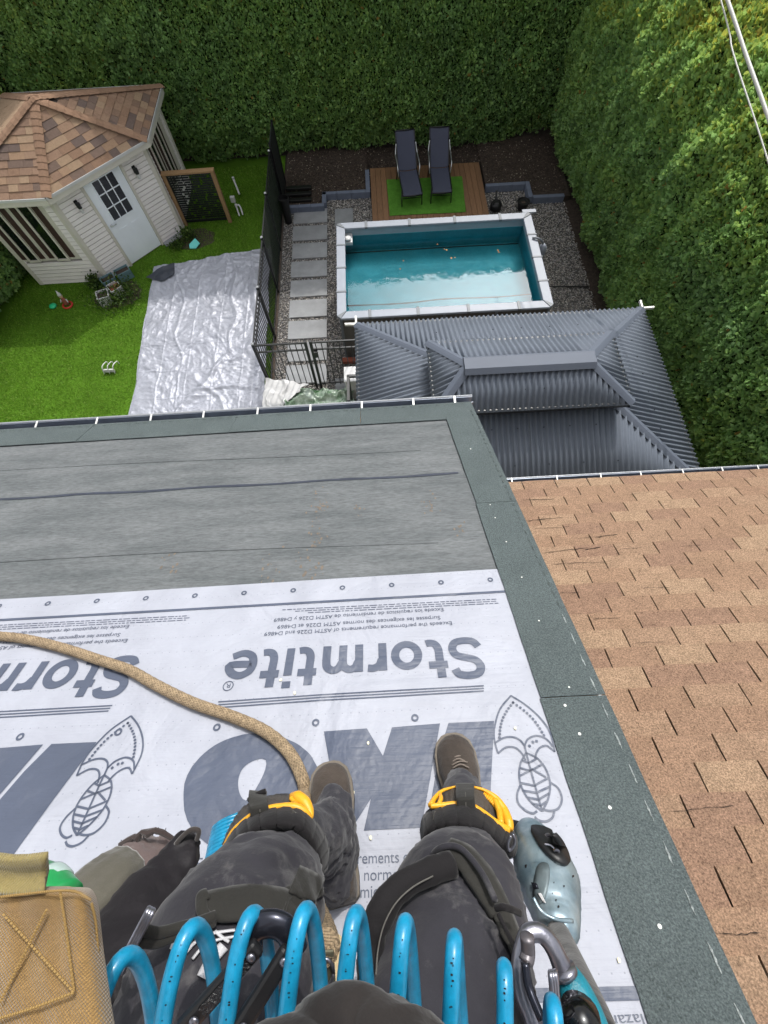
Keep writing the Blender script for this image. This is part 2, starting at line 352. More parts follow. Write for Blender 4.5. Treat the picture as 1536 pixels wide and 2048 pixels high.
# paving slabs
def slab(x0, x1, y0, y1, name='slab'):
    mb = MB(); mb.box((x0, y0, -.03), (x1, y1, .035)); return mb.build(name, mt['slab'], bed, bevel=.005)
for i in range(9):
    y1 = 11.86 - i*.652; slab(-2.09 + random.uniform(-.01, .01), -1.19, y1 - .545, y1)
slab(-.99, -.50, 11.1, 11.80); slab(-1.0, -.45, 5.42, 6.22)
# edging blocks
def kerb(p, q):
    p, q = Vector(p), Vector(q); n = max(1, round((q-p).length/.42)); d = (q-p)/n
    for i in range(n):
        mb = MB(); mb.bar(p+d*i+d*.006, p+d*(i+1)-d*.006, .115, .17); mb.build('edging_block', mt['edging'], bed, bevel=.008)
for a, b in [((-2.34, 11.80), (-1.26, 11.80)), ((-1.26, 11.86), (-1.26, 12.31)), ((-1.32, 12.26), (-.13, 12.26)), ((-.07, 12.2), (-.07, 13.15)), ((3.1, 12.21), (4.16, 12.21)), ((4.22, 12.27), (4.22, 11.64)), ((4.28, 11.64), (5.1, 11.64))]:
    kerb((a[0], a[1], .085), (b[0], b[1], .085))

# gravel stones
def stones(n, region, holes, zr=(.0, .02)):
    (x0, y0, x1, y1) = region
    P = rng.uniform((x0, y0), (x1, y1), (n, 2))
    keep = np.ones(len(P), bool)
    for a, b, c_, d in holes: keep &= ~((P[:, 0] > a) & (P[:, 0] < c_) & (P[:, 1] > b) & (P[:, 1] < d))
    P = P[keep]; n = len(P)
    base = np.array([(1,0,0),(0,1,0),(-1,0,0),(0,-1,0),(0,0,1),(0,0,-1)], float)
    fc = np.array([(0,1,4),(1,2,4),(2,3,4),(3,0,4),(1,0,5),(2,1,5),(3,2,5),(0,3,5)])
    s_ = rng.uniform(.011, .023, (n, 1, 3)); s_[..., 2] *= .6
    j = rng.uniform(.7, 1.3, (n, 6, 1)); V = base[None]*s_*j
    an = rng.uniform(0, 6.28, n); ca, sa = np.cos(an)[:, None], np.sin(an)[:, None]
    X = V[..., 0]*ca - V[..., 1]*sa; Y = V[..., 0]*sa + V[..., 1]*ca
    V = np.stack([X + P[:, 0:1], Y + P[:, 1:2], V[..., 2] + rng.uniform(*zr, (n, 1))], -1).reshape(-1, 3)
    Fc = (fc[None] + (np.arange(n)*6)[:, None, None]).reshape(-1, 3)
    tint = np.repeat(rng.random(n), 6)
    return npmesh('gravel', V, Fc, {'tint': tint})
gm = bpy.data.materials.new('gravel'); gm.use_nodes = True
_n = gm.node_tree.nodes; _a = _n.new('ShaderNodeAttribute'); _a.attribute_name = 'tint'; _r = _n.new('ShaderNodeValToRGB')
for _ in range(3): _r.color_ramp.elements.new(.5)
for i, (p_, c_) in enumerate([(0, C(122, 120, 122)), (.3, C(160, 152, 144)), (.6, C(194, 188, 180)), (.85, C(146, 146, 152)), (1, C(235, 230, 224))]): _r.color_ramp.elements[i].position = p_; _r.color_ramp.elements[i].color = c_
gm.node_tree.links.new(_a.outputs['Fac'], _r.inputs['Fac']); gm.node_tree.links.new(_r.outputs['Color'], _n['Principled BSDF'].inputs['Base Color']); _n['Principled BSDF'].inputs['Roughness'].default_value = .85
holes = [(-2.1, 11.86-.545-i*.652, -1.18, 11.86-i*.652) for i in range(9)] + [(-.99, 11.1, -.5, 11.8), (-.75, 6.8, 3.5, 9.4), (-2.4, 11.74, -1.2, 12.4), (-1.2, 12.2, 0, 12.4), (0, 10.95, 3.05, 12.3), (4.16, 11.6, 5.2, 12.4), (3.0, 12.14, 5, 12.4)]
tag(new('gravel', stones(52000, (-2.34, 4.9, 5.15, 12.2), holes), gm), 'grey and tan pea gravel around the pool', kind='stuff')

mm_ = stones(9000, (-2.3, 11.9, 5.2, 14.2), [(-2.4, 11.8, -1.3, 11.9), (-1.34, 11.8, 3.14, 12.34), (0.0, 12.3, 3.12, 13.2), (3.1, 11.8, 4.3, 12.3)], zr=(.105, .115)); mul = new('mulch', mm_, foliage_mat('mulch', [(0, C(48, 40, 36)), (.6, C(76, 64, 56)), (.93, C(110, 96, 84)), (1, C(190, 178, 160))], 0)); tag(mul, 'dark bark crumbs and debris on the planting beds under the hedge', kind='stuff')
# lawn blades
def blades(n, region, hole, h=(.018, .04), name='grass'):
    P = rng.uniform(region[:2], region[2:], (n, 2))
    k = ~np.any([(P[:, 0] > a) & (P[:, 0] < c_) & (P[:, 1] > b) & (P[:, 1] < d) for a, b, c_, d in hole], axis=0) if hole else np.ones(n, bool)
    P = P[k]; n = len(P); an = rng.uniform(0, 6.28, n); w = rng.uniform(.004, .009, n); hh = rng.uniform(*h, n); ln = rng.normal(0, .016, (n, 2))
    dx, dy = np.cos(an)*w, np.sin(an)*w; z = np.zeros(n)
    V = np.stack([np.stack([P[:, 0]-dx, P[:, 1]-dy, z], -1), np.stack([P[:, 0]+dx, P[:, 1]+dy, z], -1), np.stack([P[:, 0]+ln[:, 0], P[:, 1]+ln[:, 1], hh], -1)], 1).reshape(-1, 3)
    return npmesh(name, V, np.arange(n*3).reshape(-1, 3), {'tint': np.repeat(rng.random(n)**1.3, 3)})
tag(new('grass', blades(150000, (-9.0, 4.6, -2.45, 13.9), [(-8.4, 9.7, -6.0, 13.2), (-5.5, 5.0, -2.6, 9.7)]), mt['grassblade']), 'short bright green artificial turf blades covering the lawn', kind='stuff')

# ================================================================ HEDGES
def wav(X, Y, sc, seed):
    r_ = np.random.default_rng(seed); o = np.zeros_like(X)
    for k in range(7):
        a = r_.uniform(0, 6.28); f = sc*r_.uniform(.6, 1.8); o += np.sin(X*np.cos(a)*f + Y*np.sin(a)*f + r_.uniform(0, 6.28))
    return o/7
def hedge(name, label, face, a0, a1, prof, axis, density, seed, cut=None, sun_yel=.2, sun_z=2.7):
    """prof: list of (offset behind the face, height); axis 'x' runs along X and faces -Y, 'y+' runs along Y and faces -X, 'y-' faces +X"""
    prof = np.array(prof, float); seg = np.linalg.norm(np.diff(prof, axis=0), axis=1); cum = np.r_[0, np.cumsum(seg)]; Lp = cum[-1]
    def pos(a, s, push=0.0):
        off = np.interp(s, cum, prof[:, 0]); z = np.interp(s, cum, prof[:, 1])
        i = np.clip(np.searchsorted(cum, s) - 1, 0, len(seg)-1); t = (prof[1:] - prof[:-1])/seg[:, None]
        no, nz = -t[i, 1], t[i, 0]
        bulge = .22*wav(a, s, 1.3, seed) + .16*wav(a, s, 4.2, seed+1) + .12*wav(a, s, 9, seed+2) + .07*wav(a, s, 19, seed+3)
        off = off + no*(bulge+push); z = z + nz*(bulge+push)
        if axis == 'x': return np.stack([a, face+off, z], -1), np.stack([0*a, no, nz], -1)
        if axis == 'y+': return np.stack([face+off, a, z], -1), np.stack([no, 0*a, nz], -1)
        return np.stack([face-off, a, z], -1), np.stack([-no, 0*a, nz], -1)
    root = thing(name, label, 'hedge', {'x': ((a0+a1)/2, face, 0), 'y+': (face, (a0+a1)/2, 0), 'y-': (face, (a0+a1)/2, 0)}[axis])
    o = np.array(root.location)
    na, ns = int((a1-a0)/.08), int(Lp/.08)
    A_, S_ = np.meshgrid(np.linspace(a0, a1, na), np.linspace(0, Lp, ns), indexing='ij')
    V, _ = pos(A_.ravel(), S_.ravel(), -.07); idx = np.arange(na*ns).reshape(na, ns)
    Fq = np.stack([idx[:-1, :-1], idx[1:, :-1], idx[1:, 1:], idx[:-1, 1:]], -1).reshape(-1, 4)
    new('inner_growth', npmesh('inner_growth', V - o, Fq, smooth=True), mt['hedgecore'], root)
    n = int((a1-a0)*Lp*density*1.3); a = rng.uniform(a0, a1, n); s = rng.uniform(0, Lp, n)
    if cut is not None:
        k = cut(a, s) > rng.random(n); a, s = a[k], s[k]; n = len(a)
    P, N = pos(a, s, 0); P += N*rng.uniform(-.06, .05, n)[:, None]
    up = np.array([0, 0, 1.0]); D = N*rng.uniform(.35, 1.1, n)[:, None] + up*rng.uniform(.1, 1.1, n)[:, None] + rng.normal(0, .38, (n, 3)); D /= np.linalg.norm(D, axis=1)[:, None]
    Q = np.cross(D, rng.normal(0, 1, (n, 3))); Q /= np.linalg.norm(Q, axis=1)[:, None]; K = np.cross(Q, D)
    ln = rng.uniform(.04, .11, n)[:, None]; w = ln*rng.uniform(.28, .5, n)[:, None]
    b = P; m1 = P + D*ln*.5 + Q*w; m2 = P + D*ln*.5 - Q*w; m3 = P + D*ln*.55 + K*w*.35; t = P + D*ln + Q*w*rng.uniform(-.5, .5, (n, 1))
    V = np.stack([b, m1, m3, m2, t], 1).reshape(-1, 3)
    fc = np.array([(0, 1, 2), (0, 2, 3), (1, 4, 2), (3, 2, 4)]); Fc = (fc[None] + (np.arange(n)*5)[:, None, None]).reshape(-1, 3)
    clump = .5 + .55*wav(a, s, 1.1, seed+5) + .45*wav(a, s, 6, seed+6); zz = P[:, 2]
    tint = np.clip(.34 + .34*(clump-.5) + rng.normal(0, .13, n) + sun_yel*np.clip((zz-sun_z)/1.3, 0, 1), 0, .96); tint[rng.random(n) < .006] = 1  # sunlit yellow of the upper foliage is painted into the tint by height
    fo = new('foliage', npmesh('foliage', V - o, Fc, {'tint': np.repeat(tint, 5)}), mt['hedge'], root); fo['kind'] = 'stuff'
    tr = MB()
    for k in range(int((a1-a0)/.7)):
        aa = a0 + .35 + k*.7 + random.uniform(-.1, .1); d_ = prof[:, 0].max()*.35
        p = {'x': (aa, face+d_, 0), 'y+': (face+d_, aa, 0), 'y-': (face-d_, aa, 0)}[axis]
        mb = MB(); hh = prof[:, 1].max()*.8
        mb.tube([Vector(p), Vector(p)+Vector((random.uniform(-.08, .08), random.uniform(-.08, .08), hh*.5)), Vector(p)+Vector((0, 0, hh))], [.07, .05, .02], 7); mb.build('trunk', mt['bark'], root)
    return root
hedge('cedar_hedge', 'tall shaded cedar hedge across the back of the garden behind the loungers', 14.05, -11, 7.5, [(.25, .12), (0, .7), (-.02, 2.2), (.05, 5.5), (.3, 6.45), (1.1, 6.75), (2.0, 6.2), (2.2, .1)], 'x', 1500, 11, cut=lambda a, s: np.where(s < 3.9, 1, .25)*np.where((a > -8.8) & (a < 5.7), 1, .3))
hedge('cedar_hedge', 'tall cedar hedge along the right side of the pool with sunlit yellow green crest', 5.15, 1.0, 14.2, [(.35, .05), (.05, .6), (0, 2.5), (.15, 3.3), (.55, 4.05), (1.2, 4.55), (2.1, 4.5), (2.5, .2)], 'y+', 1700, 31, sun_yel=.38, cut=lambda a, s: np.where(s < 6.5, 1, .2))
hedge('cedar_hedge', 'low cedar hedge at the left edge of the lawn beside the shed', -8.9, 3.0, 13.9, [(.25, .05), (.0, .5), (0, 1.5), (.25, 2.05), (.8, 2.2), (1.4, 2.0), (1.6, .1)], 'y-', 1700, 51, sun_yel=.4, sun_z=.5)

# ================================================================ POOL
def vray_pane(): pass
pool = thing('pool', 'rectangular above ground pool with pale grey coping and teal liner', 'pool', (1.36, 8.05, 0))
PX0, PX1, PY0, PY1, PZ = -.80, 3.51, 6.66, 9.44, 1.25
CW = .19
# outside wall panels
def wall_run(p, q, n):
    p, q = Vector(p), Vector(q); d = (q-p)/n; nn = d.cross(Vector((0, 0, 1))).normalized()
    for i in range(n):
        mb = MB(); mb.obox(p+d*i+d*.02, d*.96, Vector((0, 0, 1.20)), -nn*.03); mb.build('wall_panel', mt['poolwall'], pool)
        mb = MB(); mb.bar(p+d*i, p+d*i+Vector((0, 0, 1.2)), .05, .05, up=nn); mb.build('upright', mt['copingjoint'], pool)
wall_run((PX0+.07, PY0+.07, 0), (PX1-.07, PY0+.07, 0), 4); wall_run((PX1-.07, PY0+.07, 0), (PX1-.07, PY1-.07, 0), 3)
wall_run((PX1-.07, PY1-.07, 0), (PX0+.07, PY1-.07, 0), 4); wall_run((PX0+.07, PY1-.07, 0), (PX0+.07, PY0+.07, 0), 3)
WL = 1.04
ins = MB(); a0, a1, b0, b1 = PX0+.13, PX1-.13, PY0+.13, PY1-.13
for p, q in (((a0, b0), (a0, b1)), ((a0, b1), (a1, b1)), ((a1, b1), (a1, b0)), ((a1, b0), (a0, b0))): ins.flat([(*p, .66), (*q, .66), (*q, WL+.01), (*p, WL+.01)])
ins.flat([(a0, b0, .68), (a1, b0, .68), (a1, b1, .68), (a0, b1, .68)]); ins.build('liner', mt['liner'], pool)
ins = MB()
for p, q in (((a0, b0), (a0, b1)), ((a0, b1), (a1, b1)), ((a1, b1), (a1, b0)), ((a1, b0), (a0, b0))): ins.flat([(*p, WL+.01), (*q, WL+.01), (*q, PZ-.01), (*p, PZ-.01)])
ins.build('liner_rim', mt['linertop'], pool)
# coping pieces with mitred corners, joint covers between them
def cop(poly):
    mb = MB(); mb.prism([(x, y, PZ-.035) for x, y in poly], (0, 0, .05)); return mb.build('coping', mt['coping'], pool, bevel=.012)
def seam(x0, y0, x1, y1):
    mb = MB(); mb.box((x0, y0, PZ-.02), (x1, y1, PZ+.024)); mb.build('joint_cover', mt['copingjoint'], pool, bevel=.005)
ex = [.0, .62, 1.66, 2.70, 3.74, 4.31]; c = .07
for yy, sgn in ((PY0, 1), (PY1, -1)):
    xs = [PX0] + [PX0 + e for e in (.66, 1.62, 2.62, 3.62)] + [PX1]
    for i in range(5):
        x0, x1 = xs[i], xs[i+1]; l = x0 + (CW if i == 0 else .004); r_ = x1 - (CW if i == 4 else .004)
        xo0 = x0 + (c if i == 0 else .004); xo1 = x1 - (c if i == 4 else .004)
        cop([(xo0, yy), (xo1, yy), (r_, yy+sgn*CW), (l, yy+sgn*CW)])
        if i: seam(x0-.03, min(yy-sgn*.012, yy+sgn*(CW+.012)), x0+.03, max(yy-sgn*.012, yy+sgn*(CW+.012)))
for xx, sgn in ((PX0, 1), (PX1, -1)):
    ys = [PY0, PY0+.72, PY0+1.40, PY0+2.08, PY1]
    for i in range(4):
        y0, y1 = ys[i], ys[i+1]; l = y0 + (CW if i == 0 else .004); r_ = y1 - (CW if i == 3 else .004)
        yo0 = y0 + (c if i == 0 else .004); yo1 = y1 - (c if i == 3 else .004)
        cop([(xx, yo0), (xx, yo1), (xx+sgn*CW, r_), (xx+sgn*CW, l)])
        if i: seam(min(xx-sgn*.012, xx+sgn*(CW+.012)), y0-.022, max(xx-sgn*.012, xx+sgn*(CW+.012)), y0+.022)
for x, y, sx, sy in ((PX0, PY0, 1, 1), (PX1, PY0, -1, 1), (PX0, PY1, 1, -1), (PX1, PY1, -1, -1)):
    mb = MB(); mb.prism([(x+sx*(c+.006), y, PZ-.03), (x+sx*(CW), y+sy*(CW-.012), PZ-.03), (x+sx*(CW-.012), y+sy*CW, PZ-.03), (x, y+sy*(c+.006), PZ-.03)], (0, 0, .056)); mb.build('corner_cap', mt['copingjoint'], pool, bevel=.006)
mb = MB(); mb.lathe((-.56, 9.08, 1.14), [(.07, 0), (.075, .03), (.05, .045), (.03, .05)], 16); mb.box((-.66, 9.00, 1.05), (-.46, 9.30, 1.12)); mb.build('skimmer', mt['white'], pool, bevel=.004)
# water: a rippled clear sheet that mirrors the sky
wm = bpy.data.materials.new('pool_water'); wm.use_nodes = True; t = wm.node_tree; n = t.nodes; n.remove(n['Principled BSDF'])
tr = n.new('ShaderNodeBsdfTransparent'); tr.inputs['Color'].default_value = (.66, .92, .95, 1); gl = n.new('ShaderNodeBsdfGlossy'); gl.inputs['Roughness'].default_value = .012
fr = n.new('ShaderNodeFresnel'); fr.inputs['IOR'].default_value = 1.5; ms = n.new('ShaderNodeMixShader'); bp = n.new('ShaderNodeBump'); nz = n.new('ShaderNodeTexNoise')
nz.inputs['Scale'].default_value = 5; nz.inputs['Detail'].default_value = 4; bp.inputs['Strength'].default_value = .10; bp.inputs['Distance'].default_value = .02
g = n.new('ShaderNodeNewGeometry'); t.links.new(g.outputs['Position'], nz.inputs['Vector']); t.links.new(nz.outputs['Fac'], bp.inputs['Height'])
for q in (gl, fr): t.links.new(bp.outputs['Normal'], q.inputs['Normal'])
t.links.new(fr.outputs[0], ms.inputs[0]); t.links.new(tr.outputs[0], ms.inputs[1]); t.links.new(gl.outputs[0], ms.inputs[2]); t.links.new(ms.outputs[0], n['Material Output'].inputs['Surface'])
mb = MB(); mb.flat([(a0, b0, WL), (a1, b0, WL), (a1, b1, WL), (a0, b1, WL)]); tag(mb.build('water', wm), kind='structure')
# liner seam showing through the water, pump and hoses on the right side
mb = MB(); mb.tube(spline([(a0+.02, 7.62, .69), (.6, 7.60, .69), (1.5, 7.66, .69), (2.6, 7.63, .69), (a1-.02, 7.66, .69)], 12), [.008+.006*random.random() for _ in range(49)], 5); mb.build('liner_seam', mt['blackplastic'], pool)
mb = MB(); mb.tube(spline([(a0+.02, 9.24, .69), (1.5, 9.25, .69), (a1-.02, 9.24, .69)], 12), .012, 5); mb.build('liner_seam', mt['blackplastic'], pool)
pump = thing('pool_pump', 'small white filter pump with black hose clipped to the right side of the pool', 'pump', (3.62, 8.45, .95))
mb = MB(); mb.lathe((3.66, 8.52, .92), [(.05, 0), (.09, .03), (.10, .12), (.085, .2), (.05, .25), (.03, .27)], 16); mb.build('filter_housing', mt['coping'], pump, True)
mb = MB(); mb.tube(spline([(3.4, 8.6, 1.28), (3.5, 8.56, 1.3), (3.6, 8.53, 1.25), (3.66, 8.52, 1.15)], 6), .02, 8); mb.build('return_pipe', mt['copingjoint'], pump, True)
mb = MB(); mb.tube(spline([(3.70, 8.5, .95), (3.85, 8.5, .5), (4.1, 8.6, .06), (4.6, 8.55, .04), (5.1, 8.5, .04)], 10), .017, 8); mb.build('hose', mt['blackplastic'], pump, True)
mb = MB(); mb.tube(spline([(3.6, 8.6, .9), (3.68, 8.8, .4), (3.75, 9.2, .05), (3.9, 9.3, .04), (4.05, 9.1, .04), (4.0, 8.8, .04)], 10), .014, 8); mb.build('hose', mt['blackplastic'], pump, True)
mb = MB(); mb.bar((3.34, 9.50, 1.24), (3.64, 9.50, 1.24), .10, .03); tag(mb.build('board', mt['coping']), 'short pale board sticking out past the far right corner of the pool', 'board')
for i in range(9):                                                   # leaves afloat in the far half of the pool
    x, y = random.uniform(0, 3.0), random.uniform(8.2, 9.15); mb = MB(); an = random.uniform(0, 6.3); s_ = random.uniform(.02, .038)
    mb.add([(x+math.cos(an+k*1.2566)*s_*(1, .6, .8, .5, .9)[k], y+math.sin(an+k*1.2566)*s_*(1, .6, .8, .5, .9)[k], WL+.004+.004*(k % 2)) for k in range(5)], [(0, 1, 2, 3, 4)])
    tag(mb.build('fallen_leaf', mt['leafdry']), 'small dry orange leaf floating on the pool water', 'leaf', 'dry leaves floating in the pool')

# ================================================================ DECK, TURF MAT, LOUNGERS
deck = thing('wooden_deck', 'brown composite deck platform against the far side of the pool', 'deck', (1.5, 12.0, 0))
for i in range(21):
    w = 3.02/21; x0 = .01 + i*w; mb = MB(); mb.box((x0+.003, 10.98, .15), (x0+w-.003, 13.16, .185)); mb.build('deck_board', mt['deck'], deck, bevel=.003)
for y in (10.99, 12.0, 13.1): mb = MB(); mb.box((.02, y, .0), (3.02, y+.04, .148)); mb.build('joist', mt['deck'], deck)
mb = MB(); mb.box((.0, 10.93, .03), (3.03, 10.972, .185)); mb.build('fascia_board', mt['deck'], deck, bevel=.003)
# turf mat: slightly wavy sheet with blades
mb = MB(); nx, ny = 16, 12; q = [(.45, 12.62), (2.5, 12.58), (2.44, 11.14), (.46, 11.17)]
for j in range(ny+1):
    for i in range(nx+1):
        a, b = i/nx, j/ny; x = (q[0][0]*(1-a)+q[1][0]*a)*(1-b) + (q[3][0]*(1-a)+q[2][0]*a)*b; y = (q[0][1]*(1-a)+q[1][1]*a)*(1-b) + (q[3][1]*(1-a)+q[2][1]*a)*b
        mb.v.append((x+random.uniform(-.004, .004), y+random.uniform(-.004, .004), .198+random.uniform(-.002, .004))); mb.uv.append((a, b))
mb.f = [(j*(nx+1)+i, j*(nx+1)+i+1, (j+1)*(nx+1)+i+1, (j+1)*(nx+1)+i) for j in range(ny) for i in range(nx)]
tag(mb.build('turf_mat', mt['rug'], smooth=True), 'rectangular green turf mat on the deck under the two loungers', 'mat')

def lounger(label, loc, rz):
    r_ = thing('sun_lounger', label, 'sun lounger', (0, 0, 0), 0, 'black sun loungers on the deck')
    W2 = .235
    # profile along y: foot at -.98, hinge at .02, head at .75 high up
    prof = [(-.98, .30), (-.9, .335), (-.5, .34), (0, .33), (.1, .38), (.62, .98)]
    pr = spline([Vector((0, y, z)) for y, z in prof[:4]], 5); pb = [Vector((0, .02, .34)), Vector((0, .12, .43)), Vector((0, .35, .63)), Vector((0, .60, .84)), Vector((0, .67, .88))]
    for nm, ps in (('seat', pr), ('backrest', spline(pb, 4))):
        mb = MB(); vs = []; nn = 9
        for p in ps:
            for k in range(nn):
                a = k/(nn-1)*2-1; vs.append((a*W2, p.y, p.z - .02*(1-a*a)))
        m = len(ps); top = len(vs); vs2 = [(x, y, z-.008) for x, y, z in vs]
        f = [(i*nn+k, i*nn+k+1, (i+1)*nn+k+1, (i+1)*nn+k) for i in range(m-1) for k in range(nn-1)]
        mb.add(vs+vs2, f + [tuple(j+top for j in q[::-1]) for q in f]); mb.build(nm, mt['sling'], r_, smooth=True)
        for s_ in (-1, 1):
            mb = MB(); mb.tube([Vector((s_*(W2+.012), p.y, p.z)) for p in ps], .016, 8); mb.build('side_rail', mt['black'], r_, smooth=True)
        mb = MB(); e = ps[0] if nm == 'seat' else ps[-1]; mb.tube([(-W2-.012, e.y, e.z), (W2+.012, e.y, e.z)], .016, 8); mb.build('end_rail', mt['black'], r_, smooth=True)
    for s_ in (-1, 1):
        for y, yb in ((-.8, -.92), (.05, .2)):
            mb = MB(); mb.tube([(s_*(W2+.02), y, .33), (s_*(W2+.03), yb, 0)], .014, 8); mb.build('leg', mt['black'], r_, smooth=True)
        mb = MB(); mb.tube(spline([(s_*(W2+.03), -.25, .33), (s_*(W2+.05), -.2, .5), (s_*(W2+.05), .0, .56), (s_*(W2+.05), .28, .56), (s_*(W2+.02), .4, .74)], 6), .014, 8); mb.build('armrest', mt['alu'], r_, smooth=True)
    mb = MB(); mb.tube([(-W2, -.86, .17), (W2, -.86, .17)], .01, 6); mb.build('stretcher', mt['black'], r_)
    mb = MB(); mb.tube([(-W2, .45, .75), (-W2, .3, .02)], .01, 6); mb.tube([(W2, .45, .75), (W2, .3, .02)], .01, 6); mb.build('back_support', mt['black'], r_)
    for o in r_.children: pass
    r_.location = loc; r_.rotation_euler.z = rz
    return r_
l1 = lounger('left of the two black sling loungers on the deck, slightly turned', (1.00, 12.42, .185), R(4))
index_kids()
l2 = copy_tree(l1, loc=Vector((1.84, 12.46, .185)), rotz=R(-1)); l2['label'] = 'right of the two black sling loungers, standing straight on the deck'

# small pots and buckets near the pool
def pot(label, x, y, r, h, m, cat='pot', name='flower_pot', fill=True):
    p = thing(name, label, cat, (x, y, 0))
    mb = MB(); mb.lathe((x, y, .01), [(r*.72, 0), (r*.95, h*.92), (r*1.05, h*.93), (r*1.05, h), (r*.92, h), (r*.85, h*.86)], 20); mb.build('shell', m, p, smooth=False)
    if fill: mb = MB(); mb.lathe((x, y, h*.8), [(r*.9, 0), (r*.5, .02), (r*.1, .025)], 12); mb.build('soil', mt['soil'], p)
    return p
pot('tall black tapered planter beside the fence at the top of the slab path', -2.22, 11.42, .13, .62, mt['blackplastic'])
b_ = pot('round black pot on the gravel to the right of a coiled hose', 3.98, 11.42, .16, .2, mt['blackplastic'])
wc = thing('watering_can', 'black watering can lying on the gravel beside the deck', 'watering can', (3.28, 11.45, 0))
mb = MB(); mb.lathe((3.28, 11.45, .01), [(.12, 0), (.15, .03), (.15, .14), (.11, .2), (.05, .21)], 18); mb.build('body', mt['blackplastic'], wc, smooth=True)
mb = MB(); mb.tube(spline([(3.28, 11.55, .08), (3.30, 11.68, .18), (3.31, 11.8, .26)], 5), [.03]*6+[.02]*4+[.03], 8); mb.build('spout', mt['blackplastic'], wc, smooth=True)
mb = MB(); mb.tube(spline([(3.18, 11.40, .15), (3.2, 11.34, .28), (3.3, 11.34, .32), (3.38, 11.42, .16)], 5), .014, 8); mb.build('handle', mt['blackplastic'], wc, smooth=True)
bx = thing('crate_stack', 'low stack of black slatted trays on the soil at the end of the fence', 'trays', (-1.95, 12.3, .1))
for k in range(3):
    y = 12.02 + k*.2; mb = MB(); mb.box((-2.3, y, .11+.03*k), (-1.6, y+.12, .17+.03*k)); mb.build('tray', mt['blackplastic'], bx, bevel=.01)
mb = MB(); mb.box((-.82, 6.50, .15), (-.40, 6.62, .22)); tag(mb.build('brick', mat('red_brick', C(140, 76, 58), .9, vary=.3)), 'loose reddish block at the near left corner of the pool', 'brick')

# ================================================================ SHED
shed = thing('garden_shed', 'five sided beige garden shed with white door and brown shingle roof', 'shed', (-6.9, 11.3, 0))
B = [Vector((-8.42, 9.66, 0)), Vector((-6.74, 9.66, 0)), Vector((-5.05, 11.35, 0)), Vector((-5.05, 13.15, 0)), Vector((-8.42, 13.15, 0))]
EZ = 2.08; ZV = Vector((0, 0, 1))
def wallf(i):
    a, b = B[i], B[(i+1) % 5]; d = (b-a); Lw = d.length; d.normalize(); n = d.cross(ZV); return a, d, n, Lw
wall = []
for i in range(5):
    a, d, n, Lw = wallf(i)
    w = MB(); w.obox(a - n*.0, d*Lw, -n*.05, ZV*EZ); wp = w.build('wall', mt['gap_shade'], shed); wall.append(wp)
    # boards: overlapping vinyl siding, bottom edge proud
    holes_ = {0: [(.10, 1.45, .62, 2.0)], 1: [(.68, 1.72, 0, 2.06)], 2: [(.15, 1.62, .62, 2.0)]}.get(i, [])
    nb = 22; hb = EZ/nb
    for k in range(nb):
        z0 = k*hb; spans = [(0, Lw)]
        for (s0, s1, zz0, zz1) in holes_:
            if z0 + hb > zz0 + .02 and z0 < zz1 - .02: spans = [(0, s0), (s1, Lw)]
        for s0, s1 in spans:
            p = a + d*s0 + ZV*(z0+.014); q = d*(s1-s0); mb = MB(); hb2 = hb-.016
            mb.add([p, p+q, p+q+n*.030, p+n*.030, p+ZV*hb2, p+q+ZV*hb2, p+q+ZV*hb2+n*.020, p+ZV*hb2+n*.020], [(0,3,2,1),(4,5,6,7),(3,7,6,2),(0,1,5,4),(1,2,6,5),(3,0,4,7)])
            mb.build('siding_board', mt['siding'], wp)
for i in range(5):                                                    # corner posts
    p = B[i]; mb = MB(); a, d, n, Lw = wallf(i); a2, d2, n2, L2 = wallf((i-1) % 5)
    mb.prism([p - d2*.07 + n2*.03, p + (n+n2).normalized()*.034/max(.5, (n+n2).normalized().dot(n)), p + d*.07 + n*.03, p + d*.07, p, p - d2*.07], ZV*EZ); mb.build('corner_trim', mt['trim'], shed)
# door wall fittings (wall 1)
a, d, n, Lw = wallf(1)
def on(s, z, o=0): return a + d*s + ZV*z + n*o
def plate(s0, s1, z0, z1, o0, o1, name, m, parent, bevel=0):
    mb = MB(); mb.obox(on(s0, z0, o0), d*(s1-s0), n*(o1-o0), ZV*(z1-z0)); return mb.build(name, m, parent, bevel=bevel)
ds0, ds1 = .735, 1.665
dr = plate(ds0, ds1, .03, 2.0, .0, .03, 'door', mt['door'], shed, .004)
for s0, s1, z0, z1 in ((ds0-.07, ds0-.005, 0, 2.075), (ds1+.005, ds1+.07, 0, 2.075), (ds0-.005, ds1+.005, 2.005, 2.075)): plate(s0, s1, z0, z1, .0, .05, 'door_frame', mt['trim'], shed, .004)
ws0, ws1, wz0, wz1 = ds0+.19, ds1-.19, 1.02, 1.86
plate(ws0, ws1, wz0, wz1, .031, .034, 'glass_pane', mt['glass'], dr)
for k in range(4):
    s_ = ws0 + (ws1-ws0)*k/3; plate(s_-.011, s_+.011, wz0-.011, wz1+.011, .034, .046, 'muntin', mt['door'], dr)
for k in range(4):
    z_ = wz0 + (wz1-wz0)*k/3; plate(ws0, ws1, z_-.0105, z_+.0105, .0345, .045, 'muntin', mt['door'], dr)
for s0 in (ds0+.17, ds0+.53):
    for z0, z1 in ((.18, .82),):
        plate(s0, s0+.24, z0, z1, .030, .036, 'raised_panel', mt['door'], dr, .006)
mb = MB(); mb.lathe(on(ds0+.07, .98, .03), [(.03, 0), (.03, .01), (.012, .015), (.012, .05)], 12, axis=n); mb.tube([on(ds0+.07, .98, .075), on(ds0+.19, .98, .075)], .011, 8); mb.build('handle', mt['alu'], dr, smooth=True)
